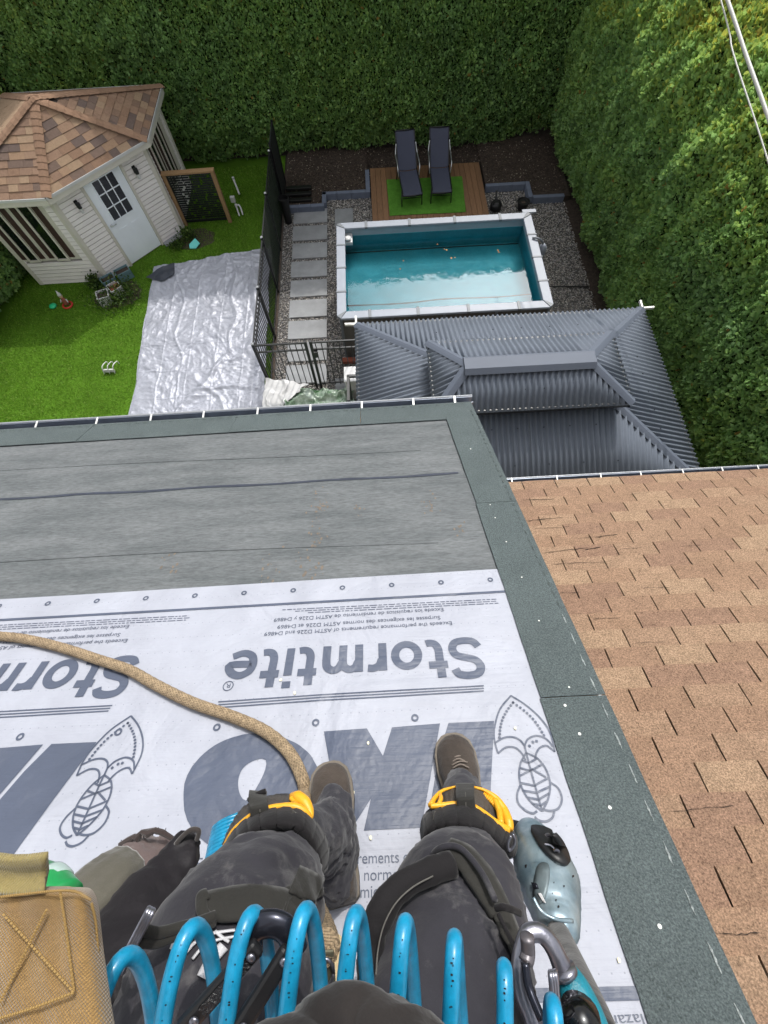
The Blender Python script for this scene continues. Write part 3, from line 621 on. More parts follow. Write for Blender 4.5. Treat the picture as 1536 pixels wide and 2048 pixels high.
for s_ in (.42, 1.95):
    lamp = plate(s_-.04, s_+.04, 1.60, 1.74, .02, .035, 'wall_lamp', mt['black'], shed)
    mb = MB(); mb.lathe(on(s_, 1.60, .085), [(.045, 0), (.05, .1), (.03, .12)], 12); mb.tube([on(s_, 1.7, .03), on(s_, 1.72, .085)], .012, 6); mb.build('lamp_cap', mt['black'], lamp)
    mb = MB(); mb.lathe(on(s_, 1.50, .085), [(.03, 0), (.036, .1)], 12); mb.build('lamp_glass', mt['white'], lamp)
plate(1.72, 2.30, -.0, .05, .03, .2, 'step', mt['slab'], shed, .01)
# windows with shutters on walls 0 and 2
def windows(i, cols):
    global a, d, n, Lw
    a, d, n, Lw = wallf(i)
    plate(.10, 1.45 if i == 0 else 1.62, .62, 2.0, -.0, .008, 'window_backing', mt['trim'], wall[i])
    for kind, s0, s1 in cols:
        if kind == 's': plate(s0, s1, .68, 1.94, .009, .03, 'shutter', mt['shutter'], shed, .004)
        elif kind == 'w':
            w = plate(s0, s1, .66, 1.96, .009, .026, 'window', mt['glass'], shed)
            for u0, u1, z0, z1 in ((s0-.045, s0, .61, 2.0), (s1, s1+.045, .61, 2.0), (s0, s1, .61, .66), (s0, s1, 1.96, 2.0)): plate(u0, u1, z0, z1, .0, .045, 'window_frame', mt['trim'], w, .003)
windows(0, [('s', .06, .17), ('w', .25, .43), ('s', .50, .62), ('s', .72, .84), ('w', .92, 1.13), ('s', 1.20, 1.33)])
windows(2, [('s', .13, .24), ('w', .31, .50), ('s', .57, .68), ('s', .78, .89), ('w', .96, 1.15), ('s', 1.22, 1.33)])
# roof
ov = .20; cen = Vector((-6.62, 11.12, 0)); AP = Vector((-6.60, 11.02, 3.02)); E_ = []
for i in range(5):
    _, d1, n1, _ = wallf((i-1) % 5); _, d2, n2, _ = wallf(i); nb_ = (n1+n2).normalized(); E_.append(B[i] + nb_*(ov/nb_.dot(n1)) + ZV*(EZ+.02))
roof = MB()
for i in range(5):
    p, q = E_[i], E_[(i+1) % 5]; roof.add([p, q, AP, p-ZV*.02, q-ZV*.02], [(0, 1, 2), (1, 0, 3, 4)])
roof.add([e - ZV*.02 for e in E_], [(4, 3, 2, 1, 0)]); roof = roof.build('roof', mt['shingleunder'], shed)
for i in range(5):
    p, q = E_[i], E_[(i+1) % 5]; _, dd, nn, _ = wallf(i); mb = MB(); mb.obox(p - ZV*.14 + dd*.0, (q-p), nn*.02, ZV*.13); mb.build('fascia', mt['trim'], shed, bevel=.004)
    mb = MB(); mb.obox(p + nn*.022 - ZV*.035, (q-p), nn*.012, ZV*.05); mb.build('drip_edge', mt['white'], shed)
def clip_poly(poly, conv):
    out_ = poly
    for i in range(len(conv)):
        (ax, ay), (bx_, by) = conv[i], conv[(i+1) % len(conv)]; inp = out_; out_ = []
        f = lambda p: (bx_-ax)*(p[1]-ay) - (by-ay)*(p[0]-ax)
        for k in range(len(inp)):
            p, q = inp[k], inp[(k+1) % len(inp)]; fp, fq = f(p), f(q)
            if fp >= 0: out_.append(p)
            if fp*fq < 0: t_ = fp/(fp-fq); out_.append((p[0]+(q[0]-p[0])*t_, p[1]+(q[1]-p[1])*t_))
        if not out_: return []
    return out_
def shingles(P, Q, A, parent, exp_, tabw, m, singles=True, jit=.25):
    """courses of tabs on triangle P (eave) Q (eave) A (apex)"""
    e = (Q-P); Le = e.length; e.normalize(); nn = e.cross(A-P).normalized(); v = nn.cross(e); v = v if v.dot(A-P) > 0 else -v
    if nn.z < 0: nn = -nn
    tri = [(0, 0), (Le, 0), ((A-P).dot(e), (A-P).dot(v))]; rows = int(tri[2][1]/exp_)+1; coll = MB()
    for r_ in range(rows):
        x = -random.random()*tabw
        while x < Le:
            w = tabw*random.uniform(1-jit, 1+jit); y0, y1 = r_*exp_-.006, (r_+1)*exp_+.004
            pl = clip_poly([(x+.002, y0), (x+w-.002, y0), (x+w-.002, y1), (x+.002, y1)], tri); x += w
            if len(pl) < 3: continue
            th = random.choice((.006, .010, .013)); base = [P + e*p[0] + v*p[1] + nn*.003 for p in pl]
            top = [b + nn*(.003 + th*(1-(p[1]-y0)/(y1-y0))) for b, p in zip(base, pl)]; k = len(pl)
            mb = MB() if singles else coll
            mb.add(base+top, [tuple(range(k))[::-1], tuple(range(k, 2*k))] + [(i, (i+1) % k, (i+1) % k+k, i+k) for i in range(k)])
            if singles: mb.build('shingle', m, parent)
    if not singles: tag(coll.build('shingle_course', m, parent), kind='stuff')
for i in range(5): shingles(E_[i], E_[(i+1) % 5], AP, roof, .145, .26, mt['shedshingle'], singles=i in (0, 1, 2))
capmat = mat('hip_cap_shingle', C(146, 118, 98), .95, vary=.12, vscale=20, bump=.6, bscale=300, grain=.18, gscale=200, rnd=.10, spec=.15)
for i in (1, 2, 3, 0, 4):                                             # hip caps
    e = E_[i]; dv = (AP - e); Lh = dv.length; dv.normalize(); side = dv.cross(ZV).normalized(); up = side.cross(dv).normalized(); up = up if up.z > 0 else -up
    nc = int(Lh/.125)
    for k in range(nc):
        c0 = e + dv*(k*Lh/nc) + up*.03; c1 = c0 + dv*(Lh/nc+.02) - up*.010; h_ = .125; mb = MB()
        mb.add([c0-side*h_-up*.035, c0-side*h_*.5-up*.008, c0, c0+side*h_*.5-up*.008, c0+side*h_-up*.035, c1-side*h_-up*.038, c1-side*h_*.5-up*.008, c1, c1+side*h_*.5-up*.008, c1+side*h_-up*.038,
                c0-side*h_-up*.06, c0+side*h_-up*.06], [(0, 1, 6, 5), (1, 2, 7, 6), (2, 3, 8, 7), (3, 4, 9, 8), (0, 10, 11, 4, 3, 2, 1)])
        mb.build('hip_cap', capmat, roof)

# ================================================================ LATTICE SCREEN BESIDE THE SHED
scr = thing('privacy_screen', 'black slatted privacy screen in a wooden frame beside the shed', 'screen', (-4.35, 11.5, 0))
sp, sq = Vector((-4.98, 11.55, 0)), Vector((-3.80, 11.58, 0)); sdv = (sq-sp); SL = sdv.length; sdv.normalize(); sn = sdv.cross(ZV)
for p in (sp, sq): mb = MB(); mb.bar(p, p+ZV*1.23, .09, .09, up=sn); mb.build('post', mt['wood'], scr, bevel=.004)
mb = MB(); mb.bar(sp-sdv*.05+ZV*1.25, sq+sdv*.05+ZV*1.25, .14, .04); mb.build('top_rail', mt['wood'], scr, bevel=.004)
mb = MB(); mb.bar(sp+sdv*.05+ZV*.1, sq-sdv*.05+ZV*.1, .04, .05); mb.build('bottom_rail', mt['black'], scr)
for k in range(20):
    z = .16 + k*.053; x = .06
    while x < SL - .08:
        w = random.uniform(.1, .34) if (k % 3) else random.uniform(.3, .6); w = min(w, SL-.06-x)
        mb = MB(); mb.obox(sp + sdv*x + ZV*z - sn*.008, sdv*w, sn*.016, ZV*.034); mb.build('slat', mt['black'], scr); x += w + random.choice((.012, .012, .05, .07))
for k in range(7):
    x = .06 + k*(SL-.12)/6; mb = MB(); mb.obox(sp+sdv*(x-.008)+ZV*.12+sn*.01, sdv*.016, sn*.01, ZV*1.09); mb.build('upright_slat', mt['black'], scr)
# white pipes and small fittings behind the screen
pv = thing('pvc_pipe', 'white plastic pool pipe lying on the lawn behind the privacy screen', 'pipe', (-3.7, 12.6, 0))
mb = MB(); mb.tube([(-3.72, 12.85, .3), (-3.62, 12.6, .05)], .025, 10); mb.lathe((-3.72, 12.85, .28), [(.035, 0), (.035, .06)], 10); mb.build('pipe', mt['white'], pv, smooth=False)
pv = thing('pipe_fitting', 'bent white pipe fitting with valve on the grass right of the privacy screen', 'pipe fitting', (-3.55, 11.9, 0))
mb = MB(); mb.tube(spline([(-3.60, 11.98, .16), (-3.54, 11.95, .18), (-3.50, 11.9, .12), (-3.47, 11.78, .03)], 5), .02, 10); mb.build('elbow', mt['white'], pv, smooth=True)
mb = MB(); mb.tube([(-3.62, 11.95, .16), (-3.56, 11.75, .03)], .02, 10); mb.lathe((-3.63, 12.0, .10), [(.03, 0), (.04, .03), (.03, .08)], 12); mb.build('valve', mt['white'], pv, smooth=False)
mb = MB(); mb.box((-3.74, 12.02, .2), (-3.62, 12.10, .34)); tag(mb.build('meter_box', mt['white'], bevel=.01), 'small pale box fixed low behind the wooden screen post', 'box')

# ================================================================ FENCE AND GATE
fence = thing('metal_fence', 'black metal picket fence between the lawn and the slab path', 'fence', (-2.4, 9.5, 0))
FX = -2.40; FY = [6.03, 7.50, 8.95, 10.40, 11.95]
for y in FY:
    mb = MB(); mb.bar((FX, y, 0), (FX, y, 1.38), .05, .05); mb.build('post', mt['black'], fence); mb = MB(); mb.lathe((FX, y, 1.38), [(.036, 0), (.036, .015), (.01, .03)], 4); mb.build('post_cap', mt['alu'], fence)
for y0, y1 in zip(FY[:-1], FY[1:]):
    for z in (.12, 1.20, 1.34): mb = MB(); mb.bar((FX, y0, z), (FX, y1, z), .028, .03); mb.build('rail', mt['black'], fence)
    nP = 13
    for k in range(1, nP):
        y = y0 + (y1-y0)*k/nP; mb = MB(); mb.box((FX-.008, y-.008, .06), (FX+.008, y+.008, 1.335)); mb.build('picket', mt['black'], fence)
mm = bpy.data.materials.new('mesh_netting'); mm.use_nodes = True; nn_ = mm.node_tree.nodes; nn_['Principled BSDF'].inputs['Base Color'].default_value = C(22, 34, 26); nn_['Principled BSDF'].inputs['Roughness'].default_value = .9
tb = nn_.new('ShaderNodeBsdfTransparent'); mxs = nn_.new('ShaderNodeMixShader'); mxs.inputs[0].default_value = .42; mm.node_tree.links.new(nn_['Principled BSDF'].outputs[0], mxs.inputs[1]); mm.node_tree.links.new(tb.outputs[0], mxs.inputs[2]); mm.node_tree.links.new(mxs.outputs[0], nn_['Material Output'].inputs['Surface'])
mb = MB(); mb.obox((FX+.02, 9.0, .08), (0, 2.9, 0), (.003, 0, 0), (0, 0, 1.22)); mb.build('mesh_screen', mm, fence)
bp_ = thing('tall_screen', 'tall black screen panel at the far end of the fence against the hedge', 'screen', (-2.4, 12.5, 0))
mb = MB(); mb.obox((-2.38, 12.02, .05), (.0, .92, 0), (.03, 0, 0), (0, 0, 1.42)); mb.build('panel', mt['darkmesh'], bp_)
for y in (12.02, 12.94): mb = MB(); mb.bar((-2.36, y, 0), (-2.36, y, 1.5), .05, .05); mb.build('post', mt['black'], bp_)
gate = thing('metal_gate', 'black metal picket gate across the slab path next to the pavilion', 'gate', (-1.4, 6.03, 0))
GY = 6.03
for x in (-1.40, -1.30, -.22): mb = MB(); mb.bar((x, GY, 0), (x, GY, 1.38), .05, .05); mb.build('post', mt['black'], gate)
for x0, x1, n_ in ((-2.37, -1.42, 8), (-1.27, -.24, 9)):
    for z in (.15, 1.16, 1.34): mb = MB(); mb.bar((x0, GY, z), (x1, GY, z), .028, .03); mb.build('rail', mt['black'], gate)
    for k in range(n_):
        x = x0 + (x1-x0)*(k+.5)/n_; mb = MB(); mb.box((x-.008, GY-.008, .08), (x+.008, GY+.008, 1.335)); mb.build('picket', mt['black'], gate)
mb = MB(); mb.box((-1.27, 5.96, 1.0), (-1.2, 6.02, 1.14)); mb.build('latch', mt['black'], gate)

# ================================================================ PAVILION
pav = thing('pavilion', 'blue grey corrugated metal pavilion with two tier hip roof beside the pool', 'pavilion', (2.04, 3.95, 0))
def corr(P, Q, A, Bq, name='roof_panel', split=(0, 1)):
    """corrugated face: eave P->Q, upper edge A (over P side) -> Bq (over Q side)"""
    e = (Q-P); Le = e.length; e.normalize(); nn = e.cross((A+Bq)/2-P).normalized(); nn = nn if nn.z > 0 else -nn; v = e.cross(nn); v = v if v.z > 0 else -v
    ax, bx_, top = (A-P).dot(e), (Bq-P).dot(e), (A-P).dot(v)
    for s0, s1 in zip(split[:-1], split[1:]):
        n_ = int(Le*(s1-s0)/.078*10); mb = MB(); vs = []
        for i in range(n_+1):
            s = Le*(s0 + (s1-s0)*i/n_)
            t_ = top if ax <= s <= bx_ else (top*s/ax if s < ax else top*(Le-s)/max(1e-6, Le-bx_))
            w = .015*math.cos(2*math.pi*s/.078); lift = .003*(split.index(s0) % 2)
            vs += [P+e*s+nn*(w+lift)-v*.03, P+e*s+v*max(t_, 0)+nn*(w+lift)]
        mb.add(vs, [(2*i, 2*i+2, 2*i+3, 2*i+1) for i in range(n_)]); o = mb.build(name, mt['roofmetal'], pav, smooth=True)
        sm = o.modifiers.new('thick', 'SOLIDIFY'); sm.thickness = .0015
    return nn
def tier(x0, x1, y0, y1, z, ix0, ix1, iy0, iy1, iz, splits):
    c = [Vector(p) for p in ((x0, y0, z), (x1, y0, z), (x1, y1, z), (x0, y1, z))]; t_ = [Vector(p) for p in ((ix0, iy0, iz), (ix1, iy0, iz), (ix1, iy1, iz), (ix0, iy1, iz))]
    for i in range(4):
        j = (i+1) % 4; corr(c[i], c[j], t_[i], t_[j], split=splits[i])
        mb = MB(); dd = (c[j]-c[i]).normalized(); nn = dd.cross(ZV); mb.obox(c[i]-nn*.03-ZV*.10, c[j]-c[i], nn*.03, ZV*.095); mb.build('fascia', mt['black'], pav)  # black colour stands in for the shade line along each tier's eave
        dv = t_[i]-c[i]; sd_ = dv.cross(ZV).normalized(); up = sd_.cross(dv).normalized(); up = up if up.z > 0 else -up; w = .07
        mb = MB(); a_, b_ = c[i]+up*.015, t_[i]+up*.015
        mb.add([a_-sd_*w-up*.022, a_-sd_*w*.5-up*.004, a_+up*.01, a_+sd_*w*.5-up*.004, a_+sd_*w-up*.022, b_-sd_*w-up*.022, b_-sd_*w*.5-up*.004, b_+up*.01, b_+sd_*w*.5-up*.004, b_+sd_*w-up*.022], [(k, k+1, k+6, k+5) for k in range(4)])
        mb.build('hip_cap', mt['roofcap'], pav)
    return c, t_
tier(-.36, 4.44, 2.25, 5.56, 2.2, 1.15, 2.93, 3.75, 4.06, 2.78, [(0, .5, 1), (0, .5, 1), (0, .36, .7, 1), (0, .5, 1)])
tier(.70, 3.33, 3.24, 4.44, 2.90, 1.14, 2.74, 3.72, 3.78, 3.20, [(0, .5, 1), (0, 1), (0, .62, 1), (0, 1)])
mb = MB(); rz = 3.17
for (xx, s_) in ((1.12, 1), (2.92, -1)): pass
rz = 3.235; mb.add([(1.10, 3.60, rz-.055), (1.10, 3.66, rz), (1.10, 3.84, rz), (1.10, 3.90, rz-.055), (2.80, 3.60, rz-.055), (2.80, 3.66, rz), (2.80, 3.84, rz), (2.80, 3.90, rz-.055)], [(0, 4, 5, 1), (1, 5, 6, 2), (2, 6, 7, 3), (0, 1, 2, 3), (7, 6, 5, 4)])
mb.build('ridge_cap', mt['roofcap'], pav)
for x in (-.2, 4.28):
    for y in (2.42, 5.40): mb = MB(); mb.bar((x, y, 0), (x, y, 2.12), .12, .12); mb.build('post', mt['black'], pav, bevel=.004)
for x in (-.2, 4.28): mb = MB(); mb.bar((x, 2.3, 2.06), (x, 5.5, 2.06), .08, .09); mb.build('beam', mt['black'], pav)
for y in (2.42, 5.40): mb = MB(); mb.bar((-.3, y, 2.05), (4.38, y, 2.05), .07, .08); mb.build('beam', mt['black'], pav)
for x, y, dx in ((-.36, 5.56, -1), (4.44, 5.56, 1)):
    for q in ((x, y+.16, 2.2), (x+dx*.19, y, 2.2)): mb = MB(); mb.bar((x, y, 2.19), q, .03, .04); mb.build('batten_end', mt['gutterhang'], pav)
mb = MB()
for (P, Q, A, fr_) in (((-.36, 2.25, 2.2), (4.44, 2.25, 2.2), (2.04, 3.42, 2.72), .75), ((-.36, 2.25, 2.2), (4.44, 2.25, 2.2), (2.04, 3.42, 2.72), .35), ((4.44, 5.56, 2.2), (-.36, 5.56, 2.2), (2.04, 4.40, 2.72), .45), ((.71, 3.27, 2.88), (3.34, 3.27, 2.88), (2.04, 3.75, 3.2), .4), ((4.44, 2.25, 2.2), (4.44, 5.56, 2.2), (3.15, 3.9, 2.72), .4)):
    P, Q, A = map(Vector, (P, Q, A)); mid = (P+Q)/2; e = (Q-P).normalized(); up = A-mid; up -= e*up.dot(e); nn = e.cross(up).normalized(); nn = nn if nn.z > 0 else -nn
    for k in (-.3, -.18, -.06, .06, .18, .3): mb.lathe(mid + e*(Q-P).length*k*(1-fr_*.5) + up*fr_ + nn*.012, [(.012, 0), (.009, .008)], 6, axis=nn)
tag(mb.build('screw_heads', mt['screw'], pav), kind='stuff')
bx = thing('storage_box', 'white box standing on the slabs behind the gate beside the pavilion', 'box', (-.3, 5.9, 0))
mb = MB(); mb.box((-.72, 5.62, .05), (-.28, 5.96, .62)); mb.build('body', mt['white'], bx, bevel=.02); mb = MB(); mb.box((-.74, 5.60, .625), (-.26, 5.98, .68)); mb.build('lid', mt['white'], bx, bevel=.015)
bx = thing('black_frame', 'black metal frame standing against the pavilion corner post', 'frame', (-.5, 5.2, 0))
for p, q in (((-.62, 5.45, 0), (-.62, 5.45, 1.0)), ((-.30, 5.45, 0), (-.30, 5.45, 1.0)), ((-.62, 4.9, 0), (-.62, 4.9, 1.0)), ((-.64, 5.45, 1.02), (-.28, 5.45, 1.02)), ((-.62, 5.45, 1.02), (-.62, 4.88, 1.02))): mb = MB(); mb.bar(p, q, .05, .05); mb.build('tube', mt['black'], bx)

# ================================================================ TARPAULINS
def cloth(name, m, corners, nx, ny, hfun, z0=.015, thick=.004):
    c = [Vector((*p, 0)) for p in corners]; V = []; uv = []
    for j in range(ny+1):
        for i in range(nx+1):
            a_, b_ = i/nx, j/ny; p = (c[0]*(1-a_)+c[1]*a_)*(1-b_) + (c[3]*(1-a_)+c[2]*a_)*b_
            dx = .05*noise.noise(Vector((b_*7, a_*3, 5)))*(1 if i in (0, nx) else .3); dy = .05*noise.noise(Vector((a_*7, 3, b_)))
            x, y = p.x+dx, p.y+dy; V.append((x, y, z0 + max(0, hfun(x, y, a_, b_)))); uv.append((a_, b_))
    mb = MB(); mb.v = V; mb.uv = uv; mb.f = [(j*(nx+1)+i, (j+1)*(nx+1)+i, (j+1)*(nx+1)+i+1, j*(nx+1)+i+1) for j in range(ny) for i in range(nx)]
    return mb
def ridge(x, y, sc, seed):
    v_ = noise.noise(Vector((x*sc, y*sc, seed))); return max(0, 1-abs(v_)*5.5)**1.5
def segd(x, y, p, q):
    ax, ay = q[0]-p[0], q[1]-p[1]; t_ = max(0, min(1, ((x-p[0])*ax+(y-p[1])*ay)/(ax*ax+ay*ay))); return math.hypot(x-p[0]-t_*ax, y-p[1]-t_*ay)
FOLDS = [((-4.5, 5.3), (-3.35, 7.2), .05, .10), ((-3.35, 7.2), (-3.55, 10.1), .035, .05), ((-3.3, 6.9), (-2.7, 7.5), .04, .09), ((-4.1, 6.1), (-2.7, 6.0), .035, .07), ((-5.4, 6.7), (-3.6, 7.6), .03, .05), ((-2.8, 5.3), (-2.9, 9.5), .06, .07), ((-4.45, 5.8), (-4.8, 9.8), .02, .03), ((-3.1, 5.2), (-4.0, 6.2), .04, .06)]
def tarp_h(x, y, a_, b_):
    wx = x + .25*noise.noise(Vector((x*1.1, y*1.1, 9))); wy = y + .25*noise.noise(Vector((x*1.1, y*1.1, 19)))
    F1 = lambda sc, sd_, k=0: noise.voronoi(Vector((wx*sc, wy*sc, sd_)))[0][k]
    gx, gy = (x+.04*noise.noise(Vector((y*2, 1, 1))))/.62, (y+.04*noise.noise(Vector((x*2, 5, 1))))/.74; h = .028*F1(1.9, 1) + .036*F1(5.6, 5) + .016*F1(12, 8) + .010*max(0, 1-abs(gx-round(gx))*26) + .010*max(0, 1-abs(gy-round(gy))*30) + .012*ridge(wx, wy, 1.3, 1) + .012*noise.noise(Vector((x*2, y*2, 3)))
    for p, q, w, hh in FOLDS: h += .55*hh*max(0, 1-segd(wx, wy, p, q)/(w*2.2))
    h += .05*max(0, 1-abs(a_-1)*14) + .03*max(0, .06-b_)*10
    return h*(.35 if a_ < .01 else 1)
tarp = cloth('tarp', mt['tarp'], [(-5.62, 9.95), (-2.62, 10.42), (-2.50, 4.4), (-5.42, 4.4)], 210, 340, tarp_h).build('tarpaulin', mt['tarp'], smooth=True)
tag(tarp, 'large crumpled silver tarpaulin spread over the lawn beside the fence', 'tarpaulin')
mb = MB()                                                             # turned over corner and a bunched end by the fence
nx = 16; cs = [Vector((-5.72, 9.58, .08)), Vector((-5.06, 10.04, .09)), Vector((-5.0, 9.62, .10)), Vector((-5.3, 9.42, .08))]
for j in range(nx+1):
    for i in range(nx+1):
        a_, b_ = i/nx, j/nx; p = (cs[0]*(1-a_)+cs[1]*a_)*(1-b_) + (cs[3]*(1-a_)+cs[2]*a_)*b_; mb.v.append((p.x, p.y, p.z+.05*math.sin(a_*math.pi)*(1-b_)+.02*noise.noise(Vector((p.x*8, p.y*8, 1))))); mb.uv.append((a_, b_))
mb.f = [(j*(nx+1)+i, (j+1)*(nx+1)+i, (j+1)*(nx+1)+i+1, j*(nx+1)+i+1) for j in range(nx) for i in range(nx)]
mb.build('folded_corner', mt['tarpblue'], tarp, smooth=True)
gt = cloth('g', mt['greentarp'], [(-2.35, 5.95), (-.55, 5.85), (-.60, 4.4), (-2.45, 4.4)], 90, 70, lambda x, y, a_, b_: .25+.10*ridge(x, y, 1.8, 31)+.06*ridge(x, y, 4, 33)+.10*noise.noise(Vector((x*1.6, y*1.6, 44))) - .24*max(0, 1-b_*9)).build('green_tarpaulin', mt['greentarp'], smooth=True)
tag(gt, 'glossy green and clear plastic tarpaulin bundled in front of the gate', 'tarpaulin')
wt_ = cloth('w', mt['white'], [(-2.42, 5.98), (-1.5, 5.80), (-2.1, 5.3), (-2.5, 4.9)], 40, 30, lambda x, y, a_, b_: .42+.05*ridge(x, y, 3, 51)+.05*noise.noise(Vector((x*3, y*3, 4))) - .1*b_).build('white_sheet', mt['white'], smooth=True)
tag(wt_, 'crumpled white plastic sheet lying over the corner of the green tarpaulin', 'plastic sheet')

# ================================================================ SMALL THINGS ON THE LAWN
def planter(label, x, y, rz, sx, sy, h, m, soilm):
    p = thing('planter_box', label, 'planter', (x, y, 0), 0, 'square planter boxes by the shed corner'); Rm = Matrix.Rotation(rz, 3, 'Z'); o = Vector((x, y, 0)); t_ = .018
    for k in range(4):
        ang = [(1, 0), (0, 1), (-1, 0), (0, -1)][k]; nv = Rm @ Vector((*ang, 0)); tv = ZV.cross(nv); e = sx if k % 2 == 0 else sy; w = sy if k % 2 == 0 else sx
        mb = MB(); mb.obox(o + nv*(e/2-t_) - tv*w/2, tv*w, nv*t_, ZV*h); mb.build('side', m, p, bevel=.003)
    mb = MB(); mb.obox(o - Rm @ Vector((sx/2-t_, sy/2-t_, -h*.7)), Rm @ Vector((sx-2*t_, 0, 0)), Rm @ Vector((0, sy-2*t_, 0)), ZV*.02); mb.build('soil', soilm, p)
orange = mat('dry_plants', C(176, 110, 76), .9, col2=C(92, 60, 46), vscale=30, bump=1, bscale=60)
teal_ = mat('teal_planter', C(110, 140, 148), .5, vary=.2); planter('teal edged planter box against the shed wall nearest the door', -6.28, 9.72, R(35), .36, .24, .22, teal_, mt['soil'])
planter('grey planter box against the shed wall near the corner', -6.60, 9.48, R(35), .34, .24, .22, teal_, mt['soil'])
planter('white square planter with dried orange plants inside', -6.36, 9.16, R(40), .29, .29, .24, mt['white'], orange)
planter('white square planter with dark soil, nearest the lawn', -6.60, 8.92, R(20), .29, .29, .24, mt['white'], mt['soil'])
def plant(label, x, y, r, n_, seed, name='garden_plant', hh=.25, cat='plant', m='weed'):
    r2 = np.random.default_rng(seed); P = np.c_[r2.normal(x, r*.45, n_), r2.normal(y, r*.4, n_), r2.uniform(.02, hh, n_)]
    D = r2.normal(0, .8, (n_, 3)); D[:, 2] = np.abs(D[:, 2])*.6+.3; D /= np.linalg.norm(D, axis=1)[:, None]; Q = np.cross(D, r2.normal(0, 1, (n_, 3))); Q /= np.linalg.norm(Q, axis=1)[:, None]
    ln = r2.uniform(.03, .09, (n_, 1)); V = np.stack([P, P+D*ln*.5+Q*ln*.25, P+D*ln, P+D*ln*.5-Q*ln*.25], 1).reshape(-1, 3)
    rt = thing(name, label, cat, (x, y, 0)); fo = new('foliage', npmesh('foliage', V-np.array([x, y, 0]), np.arange(n_*4).reshape(-1, 4), {'tint': np.repeat(r2.random(n_), 4)}), mt[m], rt); fo['kind'] = 'stuff'
    mb = MB()
    for k in range(6): an = k*1.05; mb.tube([(x, y, 0), (x+math.cos(an)*r*.5, y+math.sin(an)*r*.5, hh*.8)], [.006, .003], 4)
    mb.build('stems', mt['bark'], rt)
plant('dark leafy plant around the planter boxes at the shed corner', -6.35, 9.0, .62, 1500, 3)
plant('small green weed in the soil bed at the shed corner by the screen', -4.85, 11.0, .22, 420, 4)
plant('low plant beside the shed step, left of the cyan cloth', -5.1, 10.72, .22, 300, 6, hh=.12)
plant('dark shrub against the left shed wall corner', -6.95, 9.45, .16, 500, 8, hh=.3)
mb = MB(); mb.v = [(-4.75 + .62*math.cos(k*.26)*random.uniform(.85, 1.05), 11.0+.42*math.sin(k*.26)*random.uniform(.85, 1.05), .006) for k in range(24)]; mb.uv = [(0, 0)]*24; mb.f = [tuple(range(24))]; tag(mb.build('soil_patch', mt['soil']), kind='structure')
mb = MB(); mb.v = [(-6.4 + .62*math.cos(k*.26)*random.uniform(.85, 1.05), 9.15+.5*math.sin(k*.26)*random.uniform(.85, 1.05), .006) for k in range(24)]; mb.uv = [(0, 0)]*24; mb.f = [tuple(range(24))]; tag(mb.build('soil_patch', mt['soil']), kind='structure')
gn = thing('garden_gnome', 'small garden gnome figure standing in a red ring on the lawn', 'gnome', (-7.60, 8.92, 0))
x, y = -7.60, 8.92; mb = MB(); mb.lathe((x, y, 0), [(.05, 0), (.065, .03), (.06, .12), (.035, .19), (.03, .2)], 14); mb.build('body', mat('gnome_coat', C(150, 90, 70), .7, vary=.4, vscale=40), gn, smooth=True)
mb = MB(); mb.lathe((x, y, .2), [(.03, 0), (.045, .03), (.042, .07), (.02, .09)], 14); mb.build('head', mat('gnome_skin', C(214, 176, 150), .6), gn, smooth=True)
mb = MB(); mb.lathe((x, y, .265), [(.05, 0), (.04, .03), (.02, .09), (.004, .13)], 14); mb.build('hat', mt['white'], gn, smooth=True)
mb = MB(); mb.tube([(x-.06, y, .15), (x-.09, y-.04, .09)], .015, 6); mb.tube([(x+.06, y, .15), (x+.09, y-.04, .09)], .015, 6); mb.build('arm', mt['white'], gn, smooth=True)
mb = MB(); mb.tube([(x+.03+.11*math.cos(k*.314), y-.05+.11*math.sin(k*.314), .025) for k in range(21)], .022, 8); mb.build('ring', mat('red_plastic', C(190, 52, 40), .5), gn, smooth=True)
mb = MB(); mb.lathe((-7.93, 8.86, 0), [(.04, 0), (.09, .02), (.085, .045), (.03, .06)], 12); o = mb.build('green_toy', mat('green_plastic', C(40, 190, 130), .4), smooth=True); tag(o, 'small bright green plastic toy on the lawn left of the gnome', 'toy')
mb = MB(); mb.add([(-4.78, 10.7, .05), (-4.62, 10.86, .1), (-4.5, 10.72, .06), (-4.60, 10.58, .03), (-4.76, 10.6, .02)], [(0, 1, 2, 3, 4)]); o = mb.build('cloth_rag', mat('cyan_cloth', C(110, 205, 200), .8)); s_ = o.modifiers.new('t', 'SOLIDIFY'); s_.thickness = .02; tag(o, 'cyan rag lying on the soil between the shed and the tarpaulin', 'cloth')
wr = thing('wire_rack', 'small bent clear plastic rack lying on the sunlit lawn', 'rack', (-6.1, 6.8, 0))
for k in range(3): mb = MB(); xx = -6.24+k*.12; mb.tube(spline([(xx, 6.70, .02), (xx+.02, 6.78, .16), (xx+.05, 6.95, .12), (xx+.05, 6.97, .02)], 5), .011, 6); mb.build('bar', mt['white'], wr, smooth=True)
mb = MB(); mb.box((-6.23, 6.74, .02), (-6.0, 6.77, .10)); mb.build('plate', mt['white'], wr)

